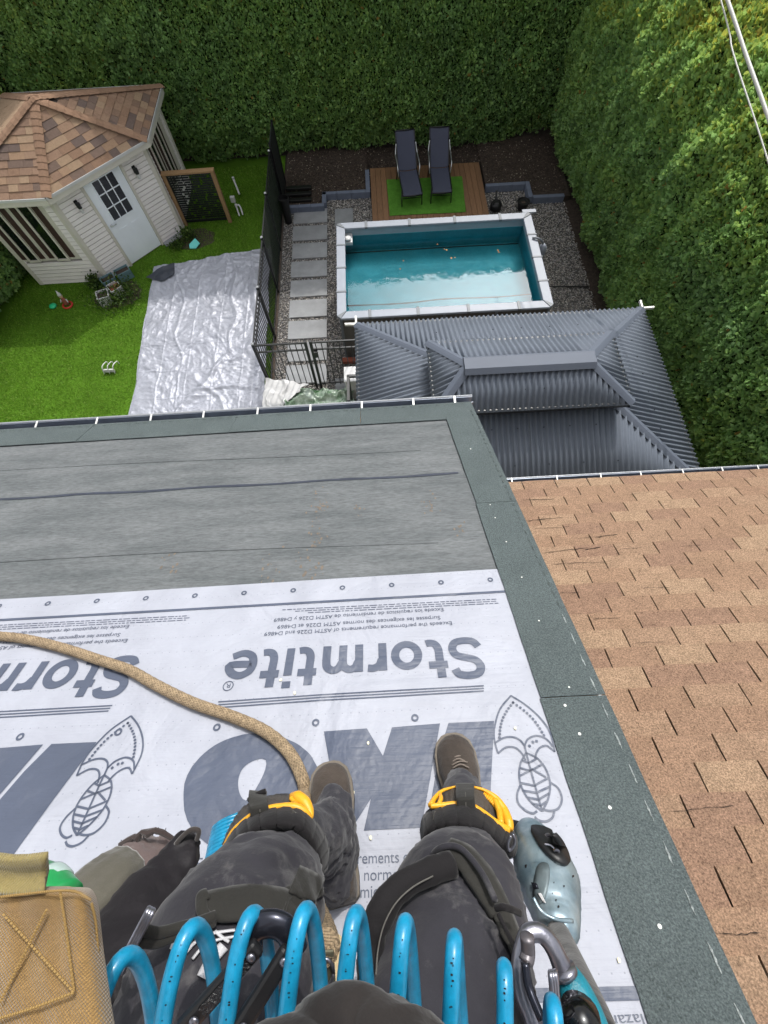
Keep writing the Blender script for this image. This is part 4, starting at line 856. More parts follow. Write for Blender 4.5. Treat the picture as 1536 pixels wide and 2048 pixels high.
# ================================================================ CABLES AND NEIGHBOUR
def cable(label, pts, r): mb = MB(); mb.tube(spline(pts, 10), r, 8); tag(mb.build('overhead_cable', mt['cable'], smooth=True), label, 'cable', 'overhead cables at the right')
p1, p2, p3 = U(1455, 0, 5.1), U(1492, 110, 4.95), U(1540, 244, 4.75)
cable('thick pale overhead cable crossing the top right corner', [p1 + (p1-p3)*2, p1, p2, p3, p3 + (p3-p1)*1.2], .019)
p1, p2, p3 = U(1440, -5, 5.2), U(1468, 112, 5.0), U(1540, 335, 4.7)
cable('thin overhead cable hanging just left of the thick one', [p1 + (p1-p3)*2, p1, p2, p3, p3 + (p3-p1)*1.2], .008)
nb = thing('neighbour_house', 'grey neighbouring roof just visible beyond the right hedge', 'house', (13, 13, 0))
mb = MB(); mb.box((9.5, 9, 0), (18, 20, 3.0)); mb.build('wall', mt['brick'], nb)
mb = MB(); mb.add([(9, 8.5, 3), (18.5, 8.5, 3), (18.5, 20.5, 3), (9, 20.5, 3), (13.7, 8.5, 5.2), (13.7, 20.5, 5.2)], [(0, 1, 4), (2, 3, 5), (1, 2, 5, 4), (3, 0, 4, 5)]); mb.build('roof', mat('grey_roof', C(120, 124, 134), .9, vary=.2, vscale=6), nb)

# ================================================================ HOUSE: two roofs being reshingled
house = thing('house', 'house with upper roof in grey membrane and white underlay beside a lower brown shingle roof', 'house', (0, -4, 0))
UR, VE = .640, 2.875                                                   # rake and eave of the upper roof
VR = -2.2                                                             # ridge behind the eye
def ve(u, v): return v + .0144*(u-.64)
def R3p(pts, off=0.0, h=HU): return [r3(u, v, off, h) for u, v in pts]
mb = MB(); mb.prism(R3p([(-6, VR), (UR-.012, VR), (UR-.012, VE-.01), (-6, ve(-6, VE)-.01)], -.014), -RN*.02)
b_ = r3(0, VR, -.014); mb.flat([(-6, b_.y, b_.z), (-6, b_.y-3.9, b_.z-2.4), (UR, b_.y-3.9, b_.z-2.4), (UR, b_.y, b_.z)])
deck_r = mb.build('roof_deck', mt['wood'], house)
yw = 1.42; zt = r3(0, VE).z
mb = MB(); mb.box((-6, b_.y-3.6, 0), (UR-.25, yw, zt-.02)); mb.add([(UR-.25, yw, zt-.02), (UR-.25, b_.y, b_.z-.06), (UR-.25, b_.y-3.6, b_.z-2.3), (UR-.25, b_.y-3.6, zt-.5)], [(0, 1, 2, 3)]); mb.build('wall', mt['brick'], house)
mb = MB(); mb.obox(r3(-6, ve(-6, VE)-.005, -.036), r3(UR, VE-.005, -.036)-r3(-6, ve(-6, VE)-.005, -.036), Vector((0, .02, 0)), Vector((0, 0, -.16))); mb.build('fascia', mt['white'], house)
mb = MB(); mb.obox(r3(UR-.012, VR, -.036), RV*(VE-VR), RU*.02, -RN*.15); mb.build('rake_board', mt['white'], house)
# grey membrane in two lengths, lapped
def rsheet(name, pts, off, m, parent=house, th=.0012, grid=None):
    mb = MB(); mb.prism(R3p(pts, off), RN*th); return mb.build(name, m, parent)
rsheet('membrane', [(-6, 1.88), (.47, 1.94), (.50, 2.66), (-6, 2.57)], -.006, mt['felt'])
rsheet('membrane', [(-6, 1.10), (.46, 1.10), (.47, 1.955), (-6, 1.905)], -.002, mt['felt'])
ptsL = [(-6 + i*.1, 1.905 + .05*(i*.1)/6.47 + .004*math.sin(i*.9) + random.uniform(-.002, .002)) for i in range(65)]
mb = MB(); w_ = [random.uniform(.007, .012) for _ in ptsL]
for i in range(len(ptsL)-1):
    (u0, v0), (u1, v1) = ptsL[i], ptsL[i+1]; mb.flat(R3p([(u0, v0-w_[i]), (u1, v1-w_[i+1]), (u1, v1+w_[i+1]), (u0, v0+w_[i])], .0015))
mb.build('lap_seam', mt['tar'], house)
# faint long buckles of the membrane: thin raised folds
for v0 in (1.42, 2.25):
    pts = [r3(-5 + i*.18, v0 + .012*math.sin(i*.35+v0*9) - .01*(i-15)/15, -.0035+(.004 if v0 < 1.9 else 0)) for i in range(30)]
    mb = MB(); mb.tube(pts, [.0020*(.55+.6*abs(math.sin(i*.21+v0*7))) for i in range(30)], 6); mb.build('membrane_fold', mt['felt'], house, smooth=True)
# muddy boot scuffs
mud = mat('dried_mud', C(116, 106, 96), .95, vary=.3, vscale=40)
for (x, y, n_, sp_) in ((640, 1020, 26, 26), (860, 1010, 16, 18), (635, 1075, 18, 20), (620, 1130, 18, 30), (540, 1135, 16, 30), (340, 1125, 10, 22), (720, 1020, 8, 16), (920, 1060, 9, 14)):
    mb = MB()
    for k in range(n_):
        u, v = rp(x+random.gauss(0, sp_*.45), y+random.gauss(0, sp_*.6)); s_ = random.uniform(.002, .008); an = random.uniform(0, 6.3)
        mb.flat(R3p([(u+math.cos(an+j*1.05)*s_*random.uniform(.5, 1.3), v+math.sin(an+j*1.05)*s_*random.uniform(.8, 2.2)) for j in range(6)], .0004+k*.00003))
    o = mb.build('mud_scuff', mud, house); o['kind'] = 'stuff'
# starter strips along eave and rake
def gritty(name, pts, off, m, th=.003, n=14, parent=house, h=HU, rough=.0025):
    """flat piece with slightly ragged long edges"""
    out_ = []
    for i in range(4):
        (u0, v0), (u1, v1) = pts[i], pts[(i+1) % 4]; L_ = math.hypot(u1-u0, v1-v0); k = max(1, int(L_*n))
        for j in range(k): t_ = j/k; r_ = rough if 0 < j else 0; out_.append((u0+(u1-u0)*t_+random.uniform(-r_, r_)*.5, v0+(v1-v0)*t_+random.uniform(-r_, r_)*.5))
    mb = MB(); mb.prism(R3p(out_, off, h), RN*th); return mb.build(name, m, parent)
us = [-6, -5, -4, -3.0, -2.05, -1.03, -.15, UR]
for i in range(len(us)-1): gritty('starter_strip', [(us[i]+.0015, ve(us[i], 2.615)), (us[i+1]-.0015, ve(us[i+1], 2.615)), (us[i+1]-.0015, ve(us[i+1], VE)), (us[i]+.0015, ve(us[i], VE))], .001 + .0012*(i % 2), mt['starter'])
vs_ = [-2.2, -1.33, -.333, .667, 1.667, 2.64]
for i in range(5): gritty('starter_strip', [(.442, vs_[i]+.0015), (UR, vs_[i]+.0015), (UR, vs_[i+1]-.0015), (.438 - (.012 if i == 4 else 0), vs_[i+1]-.0015)], .0045 + .0008*(i % 2), mt['starter'])
# self-seal dashes near the edges of the strips
def dashes(a, b, n, w, m, off, skip=0, wl=.55):
    (u0, v0), (u1, v1) = a, b; L_ = math.hypot(u1-u0, v1-v0); du, dv = (u1-u0)/L_, (v1-v0)/L_
    mb = MB()
    for k in range(n):
        c0 = L_*(k+.2)/n; c1 = L_*(k+.2+wl)/n; m_ = 7; top, bot = [], []
        for j in range(m_+1):
            s_ = c0+(c1-c0)*j/m_; e_ = w*random.uniform(.3, 1)*math.sin(math.pi*(j+.6)/(m_+1.2)); j2 = random.uniform(-.3, .3)*w
            top.append((u0+du*s_-dv*(e_+j2), v0+dv*s_+du*(e_+j2))); bot.append((u0+du*s_+dv*(e_-j2), v0+dv*s_-du*(e_-j2)))
        mb.prism(R3p(top + bot[::-1], off), RN*.0008)
    o = mb.build('seal_strip', m, house); o['kind'] = 'stuff'
dashes((.615, -.1), (.617, 1.0), 13, .0032, mt['sealantw'], .0085); dashes((.617, 1.0), (.612, 2.74), 34, .006, mt['sealant'], .0085, wl=.5)
dashes((-5.9, ve(-5.9, 2.838)), (.6, 2.840), 110, .004, mt['sealant'], .0065, wl=.55)
for x, y in ((1012, 1086), (1043, 1157), (1077, 1244), (1137, 1377), (1129, 1413), (1158, 1470), (1218, 1617), (1317, 1854), (941, 900), (980, 1012), (990, 1038)):
    u, v = rp(x, y); mb = MB(); mb.lathe(r3(u, v, .007), [(.0045, 0), (.0042, .001), (.001, .0018)], 10, axis=RN); mb.build('staple_head', mt['gutterhang'], house)
# ---- white underlay with its print
und = rsheet('underlay_sheet', [(-6, VR), (.452, VR), (.456, 1.222), (-.2, 1.214), (-1.3, 1.196), (-6, 1.15)], .0016, mt['sheet'], th=.0008)
OFF = .0042
def pr_flat(polys, name='print', off=OFF, m=None):
    mb = MB()
    for p in polys: mb.flat(R3p(p, off))
    return mb.build(name, m or mt['print'], und)
def ribbon(pts, w, closed=False):
    n_ = len(pts); L_, R_ = [], []
    for i in range(n_):
        p0 = pts[(i-1) % n_] if closed or i else pts[0]; p1 = pts[(i+1) % n_] if closed or i < n_-1 else pts[-1]
        def nrm(a_, b_):
            dx, dy = b_[0]-a_[0], b_[1]-a_[1]; l = math.hypot(dx, dy) or 1e-9; return -dy/l, dx/l
        n0 = nrm(p0, pts[i]) if (closed or i) else nrm(pts[i], p1); n1 = nrm(pts[i], p1) if (closed or i < n_-1) else n0
        mx_, my_ = n0[0]+n1[0], n0[1]+n1[1]; l = math.hypot(mx_, my_) or 1; mx_, my_ = mx_/l, my_/l; k = w/2/max(.55, mx_*n0[0]+my_*n0[1])
        L_.append((pts[i][0]+mx_*k, pts[i][1]+my_*k)); R_.append((pts[i][0]-mx_*k, pts[i][1]-my_*k))
    return [[L_[i], L_[(i+1) % n_], R_[(i+1) % n_], R_[i]] for i in range(n_ if closed else n_-1)]
GLY = {'S': (.95, [[(.90, 1.08), (.80, 1.26), (.52, 1.32), (.24, 1.25), (.14, 1.02), (.26, .80), (.52, .70), (.78, .60), (.88, .38), (.78, .14), (.50, .07), (.22, .12), (.08, .32)]]),
 't': (.62, [[(.24, 1.34), (.24, .7), (.24, .34), (.32, .15), (.46, .09), (.60, .11)], [(.02, .90), (.58, .90)]]), 'o': (.96, [[(.48+.35*math.cos(k*math.pi/12), .49+.40*math.sin(k*math.pi/12)) for k in range(24)]]),
 'r': (.60, [[(.13, 0), (.13, .99)], [(.16, .60), (.24, .80), (.40, .89), (.58, .88)]]), 'm': (1.26, [[(.13, 0), (.13, .99)], [(.15, .62), (.24, .82), (.40, .89), (.56, .80), (.62, .60), (.62, 0)], [(.64, .62), (.74, .82), (.90, .89), (1.06, .80), (1.12, .60), (1.12, 0)]]),
 'i': (.26, [[(.13, 0), (.13, .98)], [(.13, 1.18), (.13, 1.40)]]), 'e': (.92, [[(.15, .50), (.80, .50), (.74, .76), (.47, .89), (.20, .76), (.12, .49), (.21, .20), (.48, .08), (.80, .19)]])}
def wordmark(word, ub, vb, ue, ve, hgt, st=.25):
    tot = sum(GLY[c_][0] for c_ in word) + .12*(len(word)-1); e = Vector((ue-ub, ve-vb)); sc = e.length/tot; e.normalize(); up = Vector((-e.y, e.x)); x0 = 0; ys = hgt/1.42; polys = []
    for li, c_ in enumerate(word):
        for si, st_ in enumerate(GLY[c_][1]):
            cl = c_ == 'o'; p_ = s2(st_, 4, cl) if len(st_) > 2 else st_; rb_ = ribbon(p_, st, cl)
            polys.append([[(ub + e.x*(x0+x)*sc + up.x*y*ys, vb + e.y*(x0+x)*sc + up.y*y*ys) for x, y in q_] for q_ in rb_])
        x0 += GLY[c_][0] + .12
    mb = MB()
    for i, rb_ in enumerate(polys):
        for q_ in rb_: mb.flat(R3p(q_, OFF + .00025*(i % 3)))
    return mb.build('lettering', mt['print'], und)
def s2(pts, n=8, closed=False): return [(p.x, p.y) for p in spline([Vector((a_, b_, 0)) for a_, b_ in pts], n, closed)]
def text_polys(s, bold=0.0, shear=0.0):
    cu = bpy.data.curves.new('lettering', 'FONT'); cu.body = s; cu.size = 1; cu.offset = bold; cu.shear = shear; cu.resolution_u = 6
    o = bpy.data.objects.new('tmp', cu); COL.objects.link(o); dg = bpy.context.evaluated_depsgraph_get(); me = bpy.data.meshes.new_from_object(o.evaluated_get(dg))
    V = [v.co.copy() for v in me.vertices]; Fs = [tuple(p.vertices) for p in me.polygons]
    bpy.data.objects.remove(o); bpy.data.curves.remove(cu); bpy.data.meshes.remove(me); return V, Fs
def letter(s, ub, vb, ue, ve, hgt, bold=.0, name='lettering', flip=True, off=OFF, uref=None):
    """text whose baseline runs from (ub,vb) to (ue,ve), letters hgt high"""
    V, Fs = text_polys(s, bold); w = max(v.x for v in V); x0 = min(v.x for v in V); caph = .729
    e = Vector((ue-ub, ve-vb)); L_ = e.length; e.normalize(); up = Vector((-e.y, e.x))
    mb = MB(); mb.add([r3(ub + e.x*(v.x-x0)/(w-x0)*L_ + up.x*v.y/caph*hgt, vb + e.y*(v.x-x0)/(w-x0)*L_ + up.y*v.y/caph*hgt, off) for v in V], Fs)
    return mb.build(name, mt['print'], und)
PER = 1.183
for cpy, du in enumerate((0.0, -PER, -2*PER)):
    dv = -.006*cpy
    def q(x, y): u, v = rp(x, y); return u+du, v+dv
    def sh(pts): return [q(*p) for p in pts]
    z4 = lambda pts: [(380 + x/1.92, 1120 + y/1.92) for x, y in pts]
    wordmark('Stormtite', *q(957, 1277), *q(462, 1305), .150)
    letter('Exceeds the performance requirements of ASTM D226 and D4869', *q(903, 1244), *q(530, 1266), .017)
    letter('Surpasse les exigences des normes ASTM D226 et D4869', *q(880, 1233), *q(556, 1252), .017)
    letter('Excede los requisitos de rendimiento de ASTM D226 y D4869', *q(886, 1217), *q(549, 1238), .017)
    pr_flat(ribbon([q(*p) for p in z4([(110, 547), (500, 520), (760, 505), (1128, 485)])], .0042) + ribbon([q(*p) for p in z4([(110, 558), (500, 530), (760, 516), (1128, 495)])], .0042) + ribbon([q(*p) for p in z4([(108, 569), (500, 541), (760, 527), (1128, 505)])], .0042), 'ruled_lines')
    cx_, cy_ = q(457, 1373); pr_flat(ribbon([(cx_+.016*math.cos(k*.35), cy_+.016*math.sin(k*.35)) for k in range(18)], .003, True), 'registered_ring'); letter('R', cx_+.007, cy_+.008, cx_-.007, cy_+.008, .016)
    # big initials seen upside down
    pr_flat([sh([(897, 1447), (988, 1443), (982, 1560), (979, 1668), (850, 1672), (880, 1500)])], 'initial_letter')
    pr_flat([sh([(648, 1464), (734, 1458), (766, 1513), (745, 1590), (665, 1560)]), sh([(784, 1456), (880, 1448), (843, 1656), (728, 1662), (742, 1598), (745, 1590), (766, 1513)]), sh([(665, 1560), (745, 1590), (742, 1598), (706, 1655), (690, 1674), (585, 1682)])], 'initial_letter')
    O_ = s2([(368, 1594), (372, 1560), (392, 1525), (430, 1492), (475, 1473), (515, 1468), (560, 1474), (600, 1492), (628, 1520), (637, 1550), (632, 1590), (610, 1632), (570, 1668), (520, 1692), (470, 1702), (425, 1694), (392, 1668), (372, 1632)], 4, True)
    I_ = s2([(477, 1572), (480, 1550), (492, 1532), (515, 1520), (532, 1521), (531, 1540), (520, 1565), (505, 1590), (492, 1602), (482, 1592)], 4, True)
    cO = (500, 1570); no, ni = len(O_), len(I_)
    def at_ang(poly, a_):
        best = min(poly, key=lambda p: abs((math.atan2(p[1]-1565, p[0]-506)-a_+math.pi) % (2*math.pi)-math.pi)); return best
    qs = []; K = 48
    for k in range(K):
        a0_, a1_ = -math.pi+2*math.pi*k/K, -math.pi+2*math.pi*(k+1)/K
        P_ = [at_ang(O_, a0_), at_ang(O_, a1_), at_ang(I_, a1_), at_ang(I_, a0_)]; qs.append(sh(P_))
    pr_flat(qs, 'initial_letter')
    # outlined winged emblem
    W_ = .0052; rb = []
    def ln(pts, smooth=True): rb.extend(ribbon([q(*p) for p in z4(s2(pts, 6) if smooth else pts)], W_))
    ln([(1182, 745), (1168, 690), (1170, 640), (1190, 575), (1232, 523)]); ln([(1232, 523), (1290, 560), (1345, 610), (1382, 665), (1400, 738)])
    ln([(1170, 705), (1205, 685), (1240, 682), (1268, 695), (1284, 716)]); ln([(1284, 716), (1297, 690), (1330, 677), (1368, 690), (1396, 722)])
    ln([(1182, 745), (1212, 722), (1245, 722), (1270, 740), (1288, 772)]); ln([(1400, 738), (1370, 716), (1345, 722), (1330, 742), (1324, 768)])
    ln([(1284, 716), (1300, 780), (1330, 890), (1350, 962)]); ln([(1290, 742), (1268, 785), (1264, 840), (1280, 890), (1312, 935), (1352, 966)]); ln([(1290, 742), (1335, 765), (1368, 810), (1382, 865), (1374, 920), (1352, 966)])
    for k, (lx, ly, mx_, my, rx, ry) in enumerate(((1274, 772, 1300, 782, 1332, 764), (1266, 800, 1306, 812, 1352, 786), (1264, 832, 1314, 806, 1366, 836), (1268, 858, 1322, 868, 1376, 838), (1280, 888, 1330, 896, 1380, 872), (1296, 914, 1338, 922, 1378, 898), (1318, 938, 1346, 944, 1368, 930))): ln([(lx, ly), (mx_, my), (rx, ry)], False)
    ln([(1268, 866), (1256, 900), (1260, 935), (1285, 962), (1315, 975), (1332, 966)]); ln([(1384, 856), (1414, 880), (1427, 920), (1414, 955), (1385, 965), (1355, 960)]); ln([(1322, 988), (1340, 1002), (1366, 1006), (1390, 992), (1398, 966)])
    pr_flat(rb, 'emblem_outline')
    dots = []
    for k in range(12):
        for a_, b_ in (((1240, 550), (1188, 684)), ((1240, 550), (1358, 676))):
            t_ = k/11; bow = math.sin(t_*math.pi)*(-14 if b_[0] < 1240 else 12); px_, py_ = a_[0]+(b_[0]-a_[0])*t_+bow, a_[1]+(b_[1]-a_[1])*t_ - (6 if b_[0] > 1240 else 4)*math.sin(t_*math.pi); dots.append((px_, py_))
    dots += [(1303, 716), (1316, 702), (1330, 698)]
    pr_flat([[(q(*z4([p])[0])[0]+.0042*math.cos(j*.9), q(*z4([p])[0])[1]+.0042*math.sin(j*.9)) for j in range(7)] for p in dots], 'emblem_dots', off=OFF+.0006)
    # fine print under the top stripe: too small to read, short broken strokes
    bars = []
    for r_ in range(3):
        u_ = -.42 + .05*r_
        while u_ < .40: w_ = random.uniform(.006, .03); bars.append([(u_+du, 1.062-.010*r_+dv), (u_+w_+du, 1.062-.010*r_+dv), (u_+w_+du, 1.0655-.010*r_+dv), (u_+du, 1.0655-.010*r_+dv)]); u_ += w_+.005
    if cpy < 2: pr_flat(bars, 'fine_print', off=OFF-.0004)
pr_flat(ribbon([(-4.5, 1.045), (-1.524, 1.083), (0, 1.096), (.452, 1.099)], .011), 'stripe')
pr_flat([[(.16, .060), (.45, .056), (.45, .075), (.16, .079)]], 'stripe')
for v0, sp, u0 in ((1.163, .1975, .20), (.626, .299, .35)):
    for k in range(-22, 2):
        cx_, cy_ = u0 + k*sp, v0 + (.02*(k)/22 if v0 > 1 else 0); 
        if cx_ > (.44 if v0 > 1 else .3): continue
        pr_flat(ribbon([(cx_+.0085*math.cos(j*.5236), cy_+.0085*math.sin(j*.5236)) for j in range(12)], .006, True), 'nail_mark')
# upright lines of print between the legs, and an inverted line at the bottom
for s_, pre, x, y, x2, y2 in (('Exceeds the performance requirements of ASTM D226 and D4869', 'Exceeds the performance requi', 713, 1729, 838, 1722), ('Surpasse les exigences des normes ASTM D226 et D4869', 'Surpasse les exigences des ', 719, 1763, 800, 1758), ('Excede los requisitos de rendimiento de ASTM D226 y D4869', 'Excede los requisitos de rendi', 719, 1797, 772, 1794)):
    full = max(v.x for v in text_polys(s_)[0]); pw_ = max(v.x for v in text_polys(pre)[0]); sc = .0305
    u0, v0 = rp(x, y); ua = u0 - pw_*sc; letter(s_, ua, v0+.004, ua+full*sc, v0-.004, .023, flip=False)
letter('desplazamiento puede', .50, .040, .50-.30, .038, .016)
# bright patch-like chips and crumbs on the sheet
for x, y, wh in ((707, 1587, 'between the two shoes on the dark K'), (562, 1362, 'below the second t of the wordmark'), (590, 1388, 'on the ruled lines under the wordmark'), (737, 1488, 'in the upper notch of the dark K'), (1030, 1458, 'inside the emblem tip at the right'), (742, 1676, 'just above the upright lettering'), (1236, 1922, 'near the starter strip at the lower right')):
    u, v = rp(x, y); mb = MB(); s_ = .0042; mb.prism(R3p([(u+math.cos(j*1.1+x)*s_*random.uniform(.6, 1.3), v+math.sin(j*1.1+x)*s_*random.uniform(.8, 1.6)) for j in range(6)], .0052), RN*.002); tag(mb.build('wood_chip', mat('pale_chip', C(226, 220, 190), .8)), 'tiny pale wood chip ' + wh, 'wood chip', 'crumbs on the underlay')
# thin orange wire by the nailer
mb = MB(); mb.tube(spline([U(x, y, d) for x, y, d in ((1160, 1824, .955), (1180, 1838, .95), (1200, 1855, .94), (1216, 1866, .93), (1228, 1860, .935), (1231, 1840, .945), (1229, 1828, .955))], 6), .0007, 6); tag(mb.build('wire_offcut', mat('copper_wire', C(196, 120, 84), .5)), 'thin copper coloured wire offcut curling on the underlay', 'wire')
# ---- gutters
def gutter(u0, u1, vg, h, n_h, us_=None, name='gutter'):
    a_ = r3(u0, vg, 0, h); b2 = r3(u1, vg if h > 2 else ve(u1, vg)+.0144*6.64, 0, h); a_ = r3(u0, vg if h > 2 else ve(u0, vg), 0, h); b2 = r3(u1, vg if h > 2 else ve(u1, vg), 0, h); dy, dz = b2.y-a_.y, b2.z-a_.z
    g_ = MB(); y0, z0 = a_.y+.008, a_.z-.025; w = .062
    prof = [(y0, z0+.012), (y0, z0-.085), (y0+.035, z0-.09), (y0+.05, z0-.06), (y0+w, z0-.02), (y0+w, z0+.004), (y0+w-.012, z0+.006)]
    V = [(x, y+q_*dy, z+q_*dz) for x, q_ in ((a_.x, 0), (b2.x, 1)) for y, z in prof]; k = len(prof); g_.add(V, [(i, i+1, i+1+k, i+k) for i in range(k-1)] + [tuple(range(k))]); go = g_.build(name, mt['gutterin'], house)
    sm = go.modifiers.new('t', 'SOLIDIFY'); sm.thickness = .0012
    lip = MB(); lip.tube([(a_.x, y0+w, z0+.004), (b2.x, y0+w+dy, z0+.004+dz)], .008, 8); lip.build('lip', mt['alu'], go)
    for x in us_: mb = MB(); q_ = (x-a_.x)/(b2.x-a_.x); mb.obox((x, y0-.03+q_*dy, z0+.012+q_*dz), (.012, 0, 0), (0, w+.03, -.004), (0, 0, .004)); mb.build('hanger', mt['gutterhang'], go)
    return go
ug = gutter(-6, UR+.02, VE, HU, 0, [rp(x, y)[0] for x, y in ((63, 858), (185, 851), (296, 843), (402, 837), (511, 831), (618, 824), (722, 818), (826, 811), (909, 805))] + [rp(63, 858)[0]-.3-.3*k for k in range(11)])
# ---- lower brown roof
lowr = tag(MB().prism(R3p([(.36, -2.6), (9, -2.6), (9, 3.60), (.36, 3.60)], -.018, HL), -RN*.02).build('lower_roof', mt['shingleunder'], house))
EXP, TW = .1417, .3333; NR = 26; beyond = MB()
def tab_mesh(seed, w):
    r_ = random.Random(seed); nx_, ny_ = 6, 3; mb = MB(); cup = r_.uniform(0, .003)
    for side in (1, 0):
        for j in range(ny_+1):
            for i in range(nx_+1):
                a_, b2 = i/nx_, j/ny_; u = a_*w; v = -b2*(EXP+.006)
                if j == 0: v += r_.uniform(-.0022, .0022)
                if i in (0, nx_): u += r_.uniform(-.0015, .0015)
                mb.v.append(tuple(RU*u + RV*v + RN*((.015*(1-b2) + cup*(1-b2)*math.sin(a_*math.pi)+r_.uniform(-.0004, .0004))*side + (.0 if side else .001)))); mb.uv.append((a_, b2))
    k = (nx_+1)*(ny_+1)
    for j in range(ny_):
        for i in range(nx_):
            f = (j*(nx_+1)+i, j*(nx_+1)+i+1, (j+1)*(nx_+1)+i+1, (j+1)*(nx_+1)+i); mb.f.append(f[::-1])
    for i in range(nx_): mb.f.append((i, i+1, i+1+k, i+k))
    for j in range(ny_):
        a_ = j*(nx_+1); mb.f.append((a_, a_+k, a_+nx_+1+k, a_+nx_+1)); b2 = a_+nx_; mb.f.append((b2, b2+nx_+1, b2+nx_+1+k, b2+k))
    return mb
tabs_ = [tab_mesh(s_, TW-.0095) for s_ in range(8)]; tms = [t_.mesh('shingle_tab') for t_ in tabs_]
for t_ in tms: t_.materials.append(mt['shingle'])
def proj(P):
    v = M @ (P-CAM); return (CX + F*v.x/-v.z, CY - F*v.y/-v.z) if v.z < -.01 else (9e9, 9e9)
nt_ = 0
for r_ in range(44):
    v = 3.615 - r_*EXP; st = {0: .5, 1: 0}[r_ % 2]*TW*1.0 + [0, .02, -.01, .012, -.015][r_ % 5]*.6
    for k in range(-2, 26):
        u = .57 + st + k*TW
        if u > 8.7: continue
        P = r3(u, v, -.004, HL); px_, py_ = proj(r3(u, v-EXP*.5, 0, HL))
        if u > .9 and px_ < 1600 and py_ < 2080:
            o = new('shingle_tab', random.choice(tms), None, lowr, P - org(lowr)); nt_ += 1
        else:
            tb_ = tabs_[(r_*7+k) % 8]; beyond.add([P + Vector(q_) for q_ in tb_.v], tb_.f)
o = beyond.build('shingle_course', mt['shingle'], lowr); o['kind'] = 'stuff'
# cracks along worn butts near the rake
crack = MB()
def wob(p, q_, w):
    n_ = 9; t0 = []; b0 = []
    for i in range(n_+1):
        t_ = i/n_; u = p[0]+(q_[0]-p[0])*t_; v = p[1]+(q_[1]-p[1])*t_+random.uniform(-.004, .004); e_ = w*random.uniform(.2, 1)*(1 if 0 < i < n_ else .1); t0.append((u, v+e_)); b0.append((u, v-e_))
    crack.prism(R3p(t0 + b0[::-1], .0115, HL), RN*.0006)
for (x0, y0, x1, y1, w) in ((1046, 1002, 1108, 1000, .004), (1050, 1044, 1128, 1036, .004), (1190, 1077, 1236, 1070, .004), (1088, 1107, 1180, 1097, .003), (1165, 1102, 1202, 1096, .005), (1240, 1100, 1285, 1097, .002), (1120, 1188, 1160, 1186, .003), (1150, 1079, 1230, 1072, .003), (1245, 992, 1300, 986, .002), (1062, 1060, 1140, 1055, .002), (1100, 1130, 1220, 1125, .0025), (1338, 1625, 1470, 1612, .0014), (1280, 1178, 1340, 1176, .002), (1360, 1095, 1404, 1144-52, .002), (1094, 1208, 1120, 1205, .003), (1185, 1240, 1240, 1237, .002), (1262, 1200, 1282, 1211, .004), (1430, 1870, 1520, 1868, .002), (1250, 1290, 1330, 1285, .0015)):
    wob(rp(x0, y0, HL), rp(x1, y1, HL), w)
o = crack.build('crack', mt['shingleunder'], lowr); o['kind'] = 'stuff'
gutter(.7, 9, 3.60, HL, 0, [rp(x, y, HL)[0] for x, y in ((1022, 962), (1112, 957), (1198, 951), (1277, 946), (1359, 940), (1436, 935), (1505, 930))] + [4.2+.4*k for k in range(11)])
mb = MB(); mb.box((.4, r3(0, -2.6, 0, HL).y-1, 0), (8.8, 1.4, r3(0, 3.6, 0, HL).z-.05)); mb.build('wall', mt['brick'], house)

# ================================================================ THE ROOFER (seen from his own eyes) AND HIS GEAR
from mathutils.bvhtree import BVHTree
EX, EY, EZc = (M.transposed() @ Vector(v) for v in ((1, 0, 0), (0, 1, 0), (0, 0, 1)))     # right, up in the picture, towards the eye
def fabric(name, col, dirt=None, weave=900, rough=.85, folds=.35, fs=16, spec=.25, sheen=.3, stain=0):
    m = mat(name, col, rough, vary=.28, vscale=9, bump=folds, bscale=fs, bdist=.012, grain=.12, gscale=weave, spec=spec, col2=dirt)
    m.node_tree.nodes['Principled BSDF'].inputs['Sheen Weight'].default_value = sheen
    if stain:                              # pale dust and sealant smears
        t = m.node_tree; n = t.nodes; p = n['Principled BSDF']; a_ = n.new('ShaderNodeTexNoise'); a_.inputs['Scale'].default_value = 11; a_.inputs['Detail'].default_value = 8; a_.inputs['Roughness'].default_value = .72
        g_ = n.new('ShaderNodeNewGeometry'); t.links.new(g_.outputs['Position'], a_.inputs['Vector']); r_ = n.new('ShaderNodeMapRange'); r_.inputs['From Min'].default_value = .53; r_.inputs['From Max'].default_value = .70; r_.inputs['To Max'].default_value = stain
        t.links.new(a_.outputs['Fac'], r_.inputs['Value']); x = n.new('ShaderNodeMix'); x.data_type = 'RGBA'; t.links.new(r_.outputs[0], x.inputs['Factor']); t.links.new(p.inputs['Base Color'].links[0].from_socket, x.inputs['A']); x.inputs['B'].default_value = C(108, 106, 106); t.links.new(x.outputs['Result'], p.inputs['Base Color'])
    return m
cl_gray = fabric('charcoal_cloth', C(50, 49, 55), C(37, 36, 42), sheen=.12, stain=.75); cl_gray2 = fabric('blue_grey_cloth', C(70, 73, 86), C(54, 57, 68))
cl_black = fabric('black_padding', C(26, 24, 26), weave=700, sheen=.08); cl_olive = fabric('webbing', C(46, 45, 42), C(36, 35, 33), weave=500, sheen=.1)
cl_shirt = fabric('dark_shirt', C(42, 38, 37), C(30, 27, 27), sheen=.1); cl_brown = fabric('worn_leather', C(108, 94, 92), C(84, 72, 71)); cl_rib = fabric('ribbed_cuff', C(86, 83, 74), C(70, 67, 60))
yellow = mat('yellow_rim', C(228, 164, 34), .45, vary=.12, vscale=30, bump=.1); hose_m = mat('blue_hose', C(24, 140, 182), .34, vary=.30, vscale=55, spec=.5, coat=.1, grain=.12, gscale=160)
